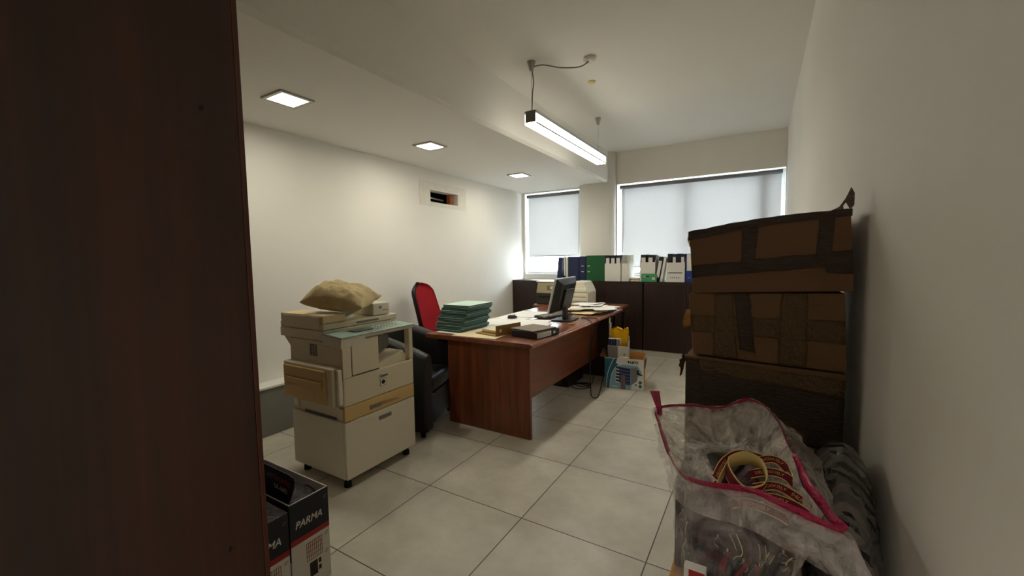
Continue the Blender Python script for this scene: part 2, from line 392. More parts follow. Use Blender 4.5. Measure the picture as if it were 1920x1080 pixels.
# back wall with two window openings
WL0, WL1, WZ0, WZ1 = -3.452, -2.458, 1.10, 2.462
WR0, WR1 = -1.865, .246
bm = B(); y0, y1 = YB, YB+.22
bx(bm, XL, XR, y0, y1, 0, WZ0); bx(bm, XL, XR, y0, y1, WZ1, ZC)
bx(bm, XL, WL0, y0, y1, WZ0, WZ1); bx(bm, WL1, WR0, y0, y1, WZ0, WZ1); bx(bm, WR1, XR, y0, y1, WZ0, WZ1)
struct('wall_back', bm, M['wall'])
bm = B(); pr = []
for k in range(25):
    a = PI*k/24; pr.append((-2.165-.285*math.cos(a), YB-.20*math.sin(a)**.8))
prism(bm, pr, 2, 0, ZC)
o = struct('trim_1', bm, M['wall'])
for p in o.data.polygons: p.use_smooth = abs(p.normal.z) < .5
# front wall with door opening; hallway beyond is added, unseen, to steer the light
bm = B(); bx(bm, XL, -.62, -.57, -.45, 0, ZC); bx(bm, .22, XR, -.57, -.45, 0, ZC); bx(bm, -.62, .22, -.57, -.45, 2.12, ZC)
struct('wall_front', bm, M['wall'])
struct('wall_added_hall_left', (lambda b: (bx(b, -1.35, -1.25, -3, -.57, 0, ZC), b)[1])(B()), M['wall'])
struct('wall_added_hall_end', (lambda b: (bx(b, -1.35, XR, -3.1, -3, 0, ZC), b)[1])(B()), M['wall'])
# windows
def window(name, x0, x1, mull):
    bm = B(); y = YB+.13; t = .045
    bx(bm, x0, x1, y, y+.05, WZ0, WZ0+.07, .004); bx(bm, x0, x1, y, y+.05, WZ1-.06, WZ1, .004)
    bx(bm, x0, x0+t, y, y+.05, WZ0+.07, WZ1-.06, .004); bx(bm, x1-t, x1, y, y+.05, WZ0+.07, WZ1-.06, .004)
    for a, b in mull: bx(bm, a, b, y-.02, y+.05, WZ0+.07, WZ1-.06, .004)
    f = struct(name, bm, M['frame'])
    pane = box('pane', (x0+t, x1-t, y+.02, y+.026, WZ0+.07, WZ1-.06), M['glass'], f)
    box('window_sill', (x0, x1, YB-.0, YB+.13, WZ0-.001, WZ0+.018), M['whitecard'], f, .004)
    box('sill_track', (x0+.02, x1-.02, YB+.07, YB+.12, WZ0+.03, WZ0+.055), M['frame'], f, .003)
    return f
window('window_1', WL0, WL1, [])
window('window_2', WR0, WR1, [(-.93, -.875), (-.03, .07)])
def blind(label, x0, x1, zb, cordx):
    t = thing('roller_blind', ((x0+x1)/2, YB+.04, WZ1-.05), label, 'blind', 'roller blinds')
    bm = B(); tube(bm, [(x0-.012, YB+.032, WZ1-.046), (x1+.012, YB+.032, WZ1-.046)], .027, 20); obj('roller_tube', bm, M['roller'], t)
    box('blind_fabric', (x0, x1, YB+.0565, YB+.0575, zb, WZ1-.035), M['blind'], t)
    box('bottom_bar', (x0, x1, YB+.053, YB+.061, zb-.022, zb), M['alu'], t, .003)
    bm = B(); tube(bm, [(cordx, YB+.03, WZ1-.04), (cordx+.006, YB+.028, 1.9), (cordx+.002, YB+.03, 1.45)], .0022, 6)
    tube(bm, [(cordx+.02, YB+.03, WZ1-.04), (cordx+.014, YB+.03, 1.9), (cordx+.002, YB+.03, 1.45)], .0022, 6); obj('cord', bm, M['grey_plastic'], t)
    return t
blind('white roller blind on the small left window beside the blue-lit corner', WL0+.045, WL1-.02, 1.425, WL1-.04)
blind('wide white roller blind over the large window above the binders', WR0+.05, .205, 1.235, WR0+.075)
# plaster patch, cavity
bm = B(); prism(bm, [(3.72, 2.345), (4.58, 2.345), (4.57, 2.07), (4.2, 2.055), (3.72, 2.06)][::-1], 0, XL, XL+.004)
bmesh.ops.delete(bm, geom=[f for f in bm.faces], context='FACES_ONLY') if False else None
bm.free()
bm = B(); x0, x1 = XL, XL+.005
bx(bm, x0, x1, 3.70, 4.60, HZ1, 2.335, .002); bx(bm, x0, x1, 3.70, 4.60, 2.045, HZ0, .002)
bx(bm, x0, x1, 3.70, HY0, HZ0, HZ1, .002); bx(bm, x0, x1, HY1, 4.60, HZ0, HZ1, .002)
struct('trim_2', bm, M['patch'])
bm = B(); x0, x1 = XL-.42, XL-.12
bx(bm, x0-.03, x0, 3.6, 4.8, 1.9, 2.45); bx(bm, x0, x1, 3.6, 4.8, 2.42, 2.45); bx(bm, x0, x1, 3.6, 4.8, 1.9, 1.93)
bx(bm, x0, x1, 3.6, 3.63, 1.93, 2.42); bx(bm, x0, x1, 4.77, 4.8, 1.93, 2.42)
struct('wall_cavity', bm, M['cavity'])
o = box('clay_block', (XL-.112, XL-.05, 4.325, 4.385, 2.0935, 2.230), M['brick'], None, .004, (XL-.08, 4.355, 2.094)); 
tag(o, 'orange clay block inside the broken opening in the left wall', 'brick')
bm = B(); tube(bm, [(XL-.2, 3.64, 2.19), (XL-.14, 4.0, 2.17), (XL-.1, 4.24, 2.15)], .012, 8); tube(bm, [(XL-.12, 3.64, 2.13), (XL-.07, 3.9, 2.11), (XL-.16, 4.24, 2.12)], .009, 8)
tag(obj('pipe', bm, M['metal'], None, (XL-.2, 3.9, 2.12)), 'thin pipes running inside the broken opening in the left wall', 'pipe')

# ------------------------------------------------------------------ lights of the room, plus an added fill lamp
for i, (y, lab) in enumerate(((1.69, 'square recessed ceiling light nearest the cupboard'), (3.09, 'middle square recessed ceiling light of the lowered ceiling'), (4.81, 'square recessed ceiling light nearest the windows'))):
    t = thing('ceiling_light', (-2.76, y, ZL-.02), lab, 'light', 'recessed ceiling lights')
    bm = B(); x = -2.76; a, b = .118, .092
    for q in ((x-a, x-b, y-a, y+a), (x+b, x+a, y-a, y+a), (x-b, x+b, y-a, y-b), (x-b, x+b, y+b, y+a)): bx(bm, *q, ZL-.012, ZL+.0005, .002)
    obj('frame', bm, M['metal'], t)
    box('diffuser', (x-b, x+b, y-b, y+b, ZL-.006, ZL-.0005), M['spotglass'], t)
t = thing('pendant_lamp', (-1.59, 3.8, 2.44), 'long square-section pendant lamp hanging under the ceiling', 'lamp')
LX0, LX1, LY0, LY1, LZ0, LZ1 = -1.645, -1.535, 2.965, 4.68, 2.445, 2.55
bm = B(); bx(bm, LX0+.008, LX1-.008, LY0+.006, LY1-.006, LZ1-.02, LZ1, .003)
bx(bm, LX0, LX0+.006, LY0, LY1, LZ1-.03, LZ1-.004); bx(bm, LX1-.006, LX1, LY0, LY1, LZ1-.03, LZ1-.004)
obj('housing', bm, M['alu'], t)
box('end_cap', (LX0+.010, LX1-.010, LY0-.004, LY0+.012, LZ0+.012, LZ1-.002), M['grey_plastic'], t, .003)
box('end_cap', (LX0+.010, LX1-.010, LY1-.012, LY1+.004, LZ0+.012, LZ1-.002), M['grey_plastic'], t, .003)
bm = B(); bx(bm, LX0+.006, LX1-.0055, LY0+.004, LY1-.004, LZ0, LZ0+.008); obj('diffuser', bm, M['lampglass'], t)
bm = B(); bx(bm, LX1-.012, LX1-.004, LY0+.004, LY1-.004, LZ0+.010, LZ1-.031); obj('side_diffuser', bm, M['lampside'], t)
bm = B(); bx(bm, LX0+.002, LX0+.0055, LY0+.004, LY1-.004, LZ0-.001, LZ1-.031); obj('side_diffuser', bm, M['lampback'], t)
bm = B(); bx(bm, LX1-.0052, LX1-.001, LY0+.004, LY1-.004, LZ0-.001, LZ0+.0095); obj('edge_trim', bm, M['grey_plastic'], t)
for y in (2.99, 4.56):
    bm = B(); lathe(bm, [(.012, -.075), (.016, -.07), (.030, -.012), (.033, -.004), (.033, 0)], (-1.59, y, ZC)); obj('ceiling_mount', bm, M['metal'], t)
    bm = B(); tube(bm, [(-1.59, y, ZC-.07), (-1.59, y, LZ1-.004)], .0016, 6); obj('suspension_wire', bm, M['metal'], t)
bm = B(); tube(bm, curve([(-1.586, 2.985, LZ1-.006), (-1.582, 2.985, 2.62), (-1.578, 2.985, 2.70), (-1.568, 2.985, 2.765), (-1.58, 2.985, 2.86), (-1.575, 2.99, 2.885), (-1.5, 3.02, 2.895), (-1.38, 3.08, 2.868), (-1.25, 3.15, 2.868), (-1.18, 3.177, 2.905)], 6), .0042, 8)
obj('cable', bm, mat('grey_cable', (90, 86, 80), .5), t)
bm = B(); lathe(bm, [(.02, -.028), (.042, -.026), (.046, -.018), (.046, 0)], (-1.177, 3.177, ZC)); obj('ceiling_rose', bm, M['whitecard'], t)
bm = B(); lathe(bm, [(.012, -.012), (.030, -.010), (.036, -.003), (.036, 0)], (-1.317, 3.606, ZC)); tag(obj('round_plate', bm, mat('yellowed_cap', (214, 196, 140), .6), None, (-1.317, 3.606, ZC-.01)), 'small round yellowed blanking plate on the main ceiling', 'plate')

t = thing('ceiling_light', (-.4, -1.5, ZC-.06), 'added unseen round fill light in the hallway behind the viewpoint', 'light')  # lamp added out of view to brighten the room from behind
bm = B(); lathe(bm, [(.17, -.05), (.2, -.03), (.2, 0)], (-.4, -1.5, ZC), 32); obj('frame', bm, M['metal'], t)
bm = B(); lathe(bm, [(.05, -.075), (.14, -.065), (.168, -.0505)], (-.4, -1.5, ZC), 32); obj('diffuser', bm, M['fillglass'], t)
# ------------------------------------------------------------------ near cupboard (left foreground)
t = thing('tall_cupboard', (-1.1, .08, 0), 'tall dark brown wooden cupboard filling the left foreground', 'cupboard')
cx = -.6
box('side_panel', (cx-.018, cx, -.17, .2962, 0, 2.4), M['cupwood'], t, .0006)
box('edge_band', (cx-.0185, cx+.0003, .2966, .3035, 0, 2.4), M['cupedge'], t, .0008)
box('side_panel', (-1.6, -1.582, -.17, .283, 0, 2.4), M['cupwood'], t, .0008)
box('back_panel', (-1.582, cx-.018, -.17, -.16, .05, 2.38), M['cupwood'], t)
box('top_panel', (-1.582, cx-.018, -.16, .283, 2.382, 2.4), M['cupwood'], t)
box('plinth', (-1.582, cx-.018, -.14, .27, 0, .07), M['cupwood'], t)
for a, b in ((-1.599, -1.101), (-1.099, -.620)):
    d = box('door', (a, b, .2855, .3025, .075, 2.380), M['cupedge'], t, .001)
    hx = -1.14 if a < -1.5 else -1.06
    bm = B(); tube(bm, curve([(hx, .303, 1.0), (hx, .33, 1.02), (hx, .33, 1.13), (hx, .303, 1.15)], 5), .005, 8); obj('handle', bm, M['metal'], d)
for z, y in ((1.573, .254), (.998, .253)):
    bm = B(); lathe(bm, [(.0035, -.002), (.0035, .0008), (.002, .0012)], (cx, y, z), 12, 0); obj('screw_cap', bm, M['blackprint'], t)

t = thing('tall_cupboard', (-2.5, .08, 0), 'added unseen tall dark cupboard behind the near one, absorbing light toward the left wall', 'cupboard')  # unseen, added so its dark doors dim the copier's near side
box('side_panel', (-1.622, -1.604, -.17, .2962, 0, 2.4), M['cupwood'], t, .0006); box('side_panel', (-3.478, -3.46, -.17, .2962, 0, 2.4), M['cupwood'], t, .0006)
box('back_panel', (-3.46, -1.622, -.17, -.16, .05, 2.38), M['cupwood'], t); box('top_panel', (-3.46, -1.622, -.16, .283, 2.382, 2.4), M['cupwood'], t); box('plinth', (-3.46, -1.622, -.14, .27, 0, .07), M['cupwood'], t)
for k in range(4):
    a = -3.458+k*.459; d = box('door', (a, a+.456, .2855, .3025, .075, 2.38), M['cupedge'], t, .001)
    hx = a+(.42 if k % 2 == 0 else .036); bm = B(); tube(bm, curve([(hx, .302, 1.0), (hx, .33, 1.02), (hx, .33, 1.13), (hx, .302, 1.15)], 5), .005, 8); obj('handle', bm, M['metal'], d)

# ------------------------------------------------------------------ back cabinets
CY0, CY1, CZ = 5.80, 6.19, 1.03
def cabinet(x0, x1, split, label):
    t = thing('low_cabinet', ((x0+x1)/2, 6.0, 0), label, 'cabinet', 'low cabinets under the windows')
    box('plinth', (x0+.001, x1-.001, CY0+.012, CY1, 0, .078), mat('plinth_'+str(len(bpy.data.materials)), (176, 172, 162), .6, var=.05), t)
    box('body', (x0+.001, x1-.001, CY0+.022, CY1, .078, CZ-.022), M['dkwood'], t)
    box('top_panel', (x0+.0005, x1-.0005, CY0-.002, CY1+.005, CZ-.0215, CZ), M['dkwood'], t, .001)
    ds = [(x0+.004, split-.0015), (split+.0015, x1-.004)] if split else [(x0+.004, x1-.004)]
    for a, b in ds: box('door', (a, b, CY0, CY0+.0205, .085, CZ-.0235), M['dkwood'], t, .0015)
cabinet(-3.48, -2.43, -2.86, 'low dark wooden cabinet under the small window, leftmost of the row')
cabinet(-2.428, -1.385, -1.90, 'low dark wooden cabinet behind the desk end, below the navy and green binders')
cabinet(-1.375, -.30, -.82, 'low dark wooden cabinet below the white magazine files')
cabinet(-.298, .25, None, 'low dark wooden cabinet hidden behind the carton tower')

# ------------------------------------------------------------------ binders and magazine files
def binder(x, y, w, d, h, cov, label, tilt=0, group='binders on the cabinets', lab=(.25, .62), side=False, rz=0, hole=False):
    """lever arch file standing on z=CZ, spine towards the room; x, y = centre of the spine foot"""
    t = thing('ring_binder', (x, y, CZ+.0015), label, 'binder', group, local=True)
    bm = B(); bx(bm, -w/2, w/2, 0, .004, 0, h, .001); bx(bm, -w/2, -w/2+.003, .004, d, 0, h); bx(bm, w/2-.003, w/2, .004, d, 0, h)
    obj('cover', bm, cov, t)
    bm = B(); bx(bm, -w/2+.004, w/2-.004, .03, d-.012, .006, h-.02); obj('pages', bm, M['paper'], t)
    if lab: bm = B(); bx(bm, -w*.36, w*.36, -.001, .0005, h*lab[0]+.02, h*lab[1]+.1); obj('spine_label', bm, M['whitecard'], t)
    if hole: bm = B(); lathe(bm, [(.014, -.0015), (.014, .0005)], (0, 0, .06), 16, 1); obj('finger_ring', bm, M['metal'], t)
    t.rotation_euler = (0, tilt, rz)
    if tilt: t.location.z += abs(math.sin(tilt))*w/2*1.02
    return t
binder(-2.675, 5.86, .07, .27, .35, M['navy'], 'navy ring binder leaning at the left end of the binder row', tilt=.085, lab=None)
binder(-2.575, 5.86, .03, .27, .36, M['blk'], 'slim black binder with pale pages beside the leaning navy binder', lab=(.15, .8))
binder(-2.54, 5.86, .03, .27, .355, M['whitecard'], 'slim white binder between black and navy ones', lab=None)
binder(-2.43, 5.86, .17, .27, .365, M['navy'], 'broad navy binder left of the narrower navy one', lab=None)
b = binder(-2.287, 5.86, .10, .27, .365, M['navy'], 'navy ring binder with two small white marks, touching the green one', lab=None)
for zz in (.13, .215): bm = B(); bx(bm, -.02, .02, -.001, .0005, zz, zz+.012); obj('spine_mark', bm, M['whitecard'], b)
b = binder(-2.085, 5.86, .285, .08, .375, M['greenb'], 'green binder turned broadside on the cabinet', lab=None)
for zz in (.13, .215): bm = B(); bx(bm, -.125, -.085, -.001, .0005, zz, zz+.012); obj('spine_mark', bm, M['whitecard'], b)
def magfile(x0, x1, y0, zf, zb, label, slot=False):
    t = thing('magazine_file', ((x0+x1)/2, y0, CZ+.001), label, 'magazine file', 'white magazine files on the cabinet')
    bm = B(); z = CZ+.001; y1 = y0+.26; h = .004
    bx(bm, x0, x1, y0, y0+h, z, z+zf, .001); bx(bm, x0, x1, y1-h, y1, z, z+zb, .001); bx(bm, x0, x1, y0+h, y1-h, z, z+h)
    for xa in (x0, x1-h):
        prism(bm, [(y0+h, z+h), (y1-h, z+h), (y1-h, z+zb), (y0+.13, z+zb), (y0+h, z+zf)], 0, xa, xa+h)
    obj('body', bm, M['whitecard'], t)
    if slot:
        box('slot', (x0+.02, x1-.03, y0-.001, y0+.001, z+.118, z+.128), M['blackprint'], t)
        bm = B()
        for k in range(5): bx(bm, x0+.05+k*.025, x0+.062+k*.025, y0-.001, y0+.001, z+.05, z+.07)
        obj('printed_mark', bm, M['greyprint'], t)
    return t
def inbind(xs, w, label, h=.37, cov='blk', y=5.875, tilt=0):
    for i, x in enumerate(xs):
        b = binder(x, y, w, .23, h - .004*(i % 2), M[cov], label % ('left', 'middle', 'right')[min(i, 2)] if '%' in label else label, tilt=tilt, group='binders in magazine files', lab=(.50, .62))
        b.location.z += .0045
magfile(-1.945, -1.712, 5.86, .255, .375, 'white magazine file holding three black binders, next to the green binder')
inbind([-1.905, -1.828, -1.752], .068, 'black binder with a white label, %s one in the magazine file beside the green binder')
magfile(-1.70, -1.595, 5.87, .255, .375, 'pale magazine file standing empty right of the three black binders')
magfile(-1.44, -1.235, 5.86, .27, .36, 'white magazine file with two black binders behind the green packet')
inbind([-1.395, -1.30], .075, 'black binder, %s one of the pair behind the green packet')
binder(-1.212, 5.86, .055, .26, .34, M['blk'], 'black binder leaning right between the two white magazine files', tilt=.17, lab=(.1, .55))
binder(-1.158, 5.86, .030, .24, .33, M['whitecard'], 'thin white binder leaning against the slotted magazine file', tilt=.17, lab=None)
magfile(-1.085, -.855, 5.855, .262, .36, 'white magazine file with a black slot, holding dark binders', True)
for i, (x, c, lb) in enumerate(((-1.05, 'blk', 'left'), (-.99, 'navy', 'second'), (-.935, 'blk', 'third'), (-.885, 'navy', 'right'))):
    b = binder(x, 5.875, .05, .23, .375-.004*(i % 2), M[c], 'dark binder, %s one in the slotted magazine file' % lb, group='binders in magazine files', lab=(.50, .62) if i % 2 else None); b.location.z += .0045
binder(-.80, 5.86, .085, .27, .375, M['blue'], 'blue ring binder with a finger hole beside the carton tower', lab=(.35, .72), hole=True)
t = thing('tissue_packet', (-1.31, 5.82, CZ), 'flat green packet lying upright before the magazine file', 'packet')
box('packet_body', (-1.41, -1.205, 5.81, 5.835, CZ+.001, CZ+.115), M['greenprint'], t, .004)
box('packet_mark', (-1.345, -1.30, 5.809, 5.8105, CZ+.07, CZ+.085), M['blackprint'], t)
box('packet_picture', (-1.38, -1.35, 5.809, 5.8105, CZ+.06, CZ+.09), M['skyprint'], t)
box('packet_stamp', (-1.265, -1.225, 5.809, 5.8105, CZ+.03, CZ+.065), M['whiteprint'], t)
for i, (z, l) in enumerate(((0, 'lower'), (.03, 'upper'))):
    bm = B(); bx(bm, -1.585, -1.455, 5.9, 6.1, CZ+.001+z, CZ+.024+z, .003); tag(obj('book', bm, (M['cream'], M['whitecard'])[i], None, (-1.52, 6.0, CZ)), '%s of two pale books lying flat between the magazine files' % l, 'book', 'books on the cabinet')

# ------------------------------------------------------------------ desk
t = thing('desk', (-1.95, 3.65, 0), 'long cherry wood desk with panel ends, covered in papers', 'desk')
def top_prof(x0, x1, z0, z1):
    r = (z1-z0)/2; P = [(x0, z0), (x1-.03, z0)]
    for k in range(9):
        a = -PI/2 + PI*k/8; P.append((x1-.018+.018*math.cos(a), (z0+z1)/2+r*math.sin(a)))
    P += [(x1-.03, z1), (x0, z1)]
    return P
bm = B(); prism(bm, top_prof(-2.47, -1.432, .712, .745), 1, 2.64, 5.02); obj('desktop', bm, M['desktop'], t)
bm = B(); tube(bm, [(-1.428, 2.645, .722), (-1.428, 5.01, .722)], .009, 10); obj('edge_moulding', bm, M['mould'], t)
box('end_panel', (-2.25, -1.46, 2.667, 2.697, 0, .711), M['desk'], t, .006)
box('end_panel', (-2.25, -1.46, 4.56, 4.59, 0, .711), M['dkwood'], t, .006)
box('modesty_panel', (-1.615, -1.597, 2.697, 4.56, .225, .711), M['deskx'], t)
t = thing('side_table', (-2.4, 5.3, 0), 'cherry wood side table behind the desk, carrying the two printers', 'table')
box('tabletop', (-2.70, -1.50, 5.03, 5.52, .712, .744), M['desktop'], t, .008)
for x, y in ((-2.66, 5.08), (-2.66, 5.46), (-1.56, 5.08), (-1.56, 5.46)):
    bm = B(); bx(bm, x-.02, x+.02, y-.02, y+.02, 0, .712, .003); obj('leg', bm, M['dkwood'], t)
DT = .7455
# folders
random.seed(3)
z = DT+.0075
n = 18
ORD = ['bottom', 'second from the bottom', 'third from the bottom', 'fourth from the bottom', 'fifth from the bottom', 'sixth from the bottom', 'seventh from the bottom', 'eighth from the bottom', 'ninth from the bottom', 'ninth from the top', 'eighth from the top', 'seventh from the top', 'sixth from the top', 'fifth from the top', 'fourth from the top', 'third from the top', 'second from the top', 'topmost']
for i in range(n):
    h = .0108 if i not in (8, 14) else .015
    f = i/(n-1); cxx = -2.345+.012*math.sin(i*1.3); cyy = 2.985+.10*f+random.uniform(-.010, .010)
    bm = B(); a, b = .30, .40-.03*f
    bx(bm, -a/2, a/2, -b/2, b/2, 0, .0014, .0005, mi=0); bx(bm, -a/2+.005, a/2-.003, -b/2+.004, b/2-.006, .0014, h-.0014, mi=1); bx(bm, -a/2, a/2, -b/2, b/2, h-.0014, h, .0005, mi=3 if i == n-1 else 0)
    bx(bm, a/2-.0022, a/2, -b/2, b/2, .0013, h-.0013, mi=2)
    k = random.randint(-14, 18)
    o = obj('document_folder', bm, [M['folder'], mat('folder_pages%d' % i, (66+k, 84+k, 82+k), .85, var=.2, vscale=20), mat('folder_spine%d' % i, (58+k, 84+k, 82+k), .7), M['foldertop']])
    o.location = (cxx, cyy, z); o.rotation_euler = (0, 0, -.03+random.uniform(-.05, .05)); tag(o, 'pale green document folder, %s in the stack on the desk corner' % ORD[i], 'folder', 'green folders stacked on the desk')
    z += h+.0008
# papers
def sheet(x, y, a, b, rz, label, zz, m='paper', name='paper_sheet', th=.0006, curl=0, group='papers on the desk'):
    bm = B(); n = 8
    T_ = [[bm.verts.new(((i/n-.5)*a, (j/n-.5)*b, th+curl*(i/n)**3)) for j in range(n+1)] for i in range(n+1)]
    B_ = [[bm.verts.new(((i/n-.5)*a, (j/n-.5)*b, curl*(i/n)**3)) for j in range(n+1)] for i in range(n+1)]
    for i in range(n):
        for j in range(n):
            bm.faces.new((T_[i][j], T_[i+1][j], T_[i+1][j+1], T_[i][j+1])); bm.faces.new((B_[i][j], B_[i][j+1], B_[i+1][j+1], B_[i+1][j]))
    for i in range(n):
        bm.faces.new((T_[i][0], B_[i][0], B_[i+1][0], T_[i+1][0])); bm.faces.new((T_[i+1][n], B_[i+1][n], B_[i][n], T_[i][n]))
        bm.faces.new((T_[0][i+1], B_[0][i+1], B_[0][i], T_[0][i])); bm.faces.new((T_[n][i], B_[n][i], B_[n][i+1], T_[n][i+1]))
    o = obj(name, bm, M[m]); o.location = (x, y, zz); o.rotation_euler = (0, 0, rz)
    return tag(o, label, 'paper', group)
D0 = DT+.0004
sheet(-2.14, 3.20, .60, .92, .0, 'largest white plan sheet covering the middle of the desk', D0)
sheet(-2.26, 3.98, .36, .70, .04, 'long white plan sheet beyond the mouse along the left desk edge', D0+.0009)
sheet(-2.00, 2.82, .42, .30, .06, 'cream sheet at the near desk edge below the ochre file', D0+.0018, 'cream')
sheet(-1.86, 3.56, .22, .40, .22, 'white sheet reaching toward the keyboard', D0+.0018)
sheet(-2.10, 3.46, .30, .42, .10, 'white sheet just before the computer mouse', D0+.0027)
sheet(-1.76, 3.40, .16, .32, .16, 'long white sheet reaching toward the monitor foot', D0+.0036)
sheet(-1.98, 3.06, .22, .31, .4, 'white sheet just behind the ochre file', D0+.0045)
random.seed(11)
zz = D0
labs = ['bottom sheet', 'cream folder', 'loose sheet', 'crumpled sheet', 'second cream sheet', 'wide sheet', 'slanted sheet', 'overhanging sheet', 'upper sheet', 'topmost sheet']
for i, (x, y, a, b, rz) in enumerate(((-1.72, 4.66, .34, .44, .1), (-1.66, 4.46, .28, .36, -.2), (-1.84, 4.74, .34, .30, .3), (-1.60, 4.80, .26, .34, .5), (-1.86, 4.56, .28, .34, -.1), (-1.72, 4.60, .40, .28, .2), (-1.56, 4.66, .24, .34, -.35), (-1.51, 4.50, .24, .32, .5), (-1.80, 4.78, .34, .24, -.15), (-1.72, 4.72, .26, .34, .15))):
    sheet(x, y, a, b, rz, labs[i]+' in the untidy paper heap at the far end of the desk', zz, 'cream' if i in (1, 4) else 'paper', th=.005 if i < 8 else .002, curl=.010*(i % 3), group='papers heaped at the far desk end'); zz += .0058 + (.006 if i % 3 == 1 else 0)
# ochre binder and open ring binder on it
t = thing('ochre_box_file', (-1.83, 2.90, DT), 'ochre lever arch file with a white finger hole lying on papers', 'binder', local=True, rz=.12)
t.location.z = DT+.0058
bm = B(); bx(bm, -.035, .255, 0, .005, .004, .084, .001); bx(bm, -.035, .255, .005, .26, 0, .004); obj('cover', bm, M['ochre'], t)
bm = B(); lathe(bm, [(.013, -.0015), (.013, .0008)], (.015, 0, .040), 20, 1); obj('finger_ring', bm, M['whitecard'], t)
t.rotation_euler.z = 1.33; t.location.x = -1.815; t.location.y = 2.80
bm = B(); bx(bm, .03, .27, .015, .25, .005, .03, .006); obj('pages', bm, M['cream'], t)
t = thing('black_box_file', (-1.49, 2.80, DT), 'black lever arch file with a striped white spine label lying on the desk', 'binder', local=True)
t.location = (-1.480, 2.815, DT+.0008); t.rotation_euler.z = -.16; t.scale = (1, 1, .74)
bm = B(); bx(bm, -.004, 0, 0, .32, .002, .068, .001); bx(bm, -.25, -.004, 0, .32, 0, .003); bx(bm, -.25, -.004, 0, .32, .066, .069); bx(bm, -.25, -.004, 0, .003, .003, .066); obj('cover', bm, M['blk'], t)  # black sheet across the near end paints the shade between the covers
bm = B(); bx(bm, -.235, -.02, .04, .29, .004, .05); obj('pages', bm, M['paper'], t)
bm = B(); bx(bm, 0, .001, .012, .20, .008, .062); o = obj('spine_label', bm, M['whitecard'], t)
bm = B()
for k in range(11): bx(bm, .001, .0015, .022+k*.015, .027+k*.015, .016, .055)
obj('label_stripes', bm, M['greyprint'], o)
bm = B(); lathe(bm, [(.016, -.001), (.016, .002)], (0, .245, .035), 20, 0); obj('finger_ring', bm, M['whitecard'], t)
bm = B(); bx(bm, -.13, .13, -.14, .14, 0, .010, .003); o = obj('brown_folder', bm, mat('taupe_card', (120, 104, 88), .7)); o.location = (-1.60, 2.99, DT+.0535); o.rotation_euler = (0, 0, -.25); tag(o, 'taupe cardboard folder lying on the black lever arch file', 'folder')
# mouse, keyboard, monitor
t = thing('computer_mouse', (-2.24, 3.72, DT), 'black computer mouse on white papers', 'mouse', local=True)
bm = B(); 
def mousefn(u, v):
    a = 2*PI*u; r = math.sin(PI*v/2) if v < 1 else 1
    return Vector((.032*r*math.cos(a), .058*r*math.sin(a), .002+.034*math.cos(PI*v/2)**.6*(1-.25*math.sin(a)*r)))
V = grid(bm, mousefn, 20, 8, closeu=True); bm.faces.new([V[i][-1] for i in range(20)]); obj('shell', bm, M['black'], t)
bm = B(); bx(bm, -.003, .003, .02, .036, .028, .037, .002); obj('scroll_wheel', bm, M['grey_plastic'], t)
bm = B(); tube(bm, curve([(0, .057, .01), (.03, .12, .005), (.10, .15, .005), (.18, .20, .005), (.3, .16, .005)], 6), .002, 6); obj('cable', bm, M['cable'], t)
t.rotation_euler.z = -.5; t.location.z = DT+.0045
t = thing('keyboard', (-1.93, 3.97, DT), 'grey computer keyboard half under the monitor', 'keyboard', local=True)
bm = B(); prism(bm, [(-.075, 0), (.075, 0), (.075, .024), (-.075, .014)], 0, -.22, .22, bev=.003); obj('case', bm, M['dkgrey'], t)
bm = B()
for r in range(5):
    for k in range(15):
        y = -.06+r*.026; z = .0165+.0017*r; bx(bm, -.21+k*.0285, -.186+k*.0285, y, y+.021, z, z+.006, .001)
o = obj('keys', bm, M['grey_plastic'], t)
t.rotation_euler.z = 1.25; t.location = (-1.90, 4.02, DT+.0062)
t = thing('monitor', (-1.70, 3.86, DT), 'black flat computer monitor seen from behind on the desk', 'monitor', local=True)
bm = B(); prism(bm, [(-.10, -.13), (.10, -.13), (.12, 0), (.10, .13), (-.10, .13), (-.12, 0)], 2, 0, .012, bev=.004); obj('stand_base', bm, M['black'], t)
bm = B(); prism(bm, [(-.02, .01), (.02, .01), (.018, .17), (-.018, .17)], 1, -.035, .035, bev=.005); obj('stand_neck', bm, M['black'], t)
TL = Matrix.Rotation(.24, 3, 'Y')
def tl(bm):
    for v in bm.verts: v.co = TL @ (v.co-Vector((0, 0, .20)))+Vector((0, 0, .20))
    return bm
bm = B(); bx(bm, -.060, -.035, -.26, .26, .07, .43, .008); b_ = obj('bezel', tl(bm), M['alu'], t)
bm = B(); bx(bm, -.062, -.059, -.245, .245, .09, .415); obj('screen', tl(bm), M['screen'], t)
bm = B(); hexa(bm, [(-.035, -.255, .075), (-.035, .255, .075), (.012, .18, .11), (.012, -.18, .11), (-.035, -.255, .428), (-.035, .255, .428), (.012, .18, .38), (.012, -.18, .38)], .006); obj('back_cover', tl(bm), M['black'], t)
bm = B(); bx(bm, .012, .03, -.10, .12, .13, .33, .006); obj('rear_plate', tl(bm), M['dkgrey'], t)
t.rotation_euler.z = .02; t.location = (-1.70, 3.87, DT+.001)
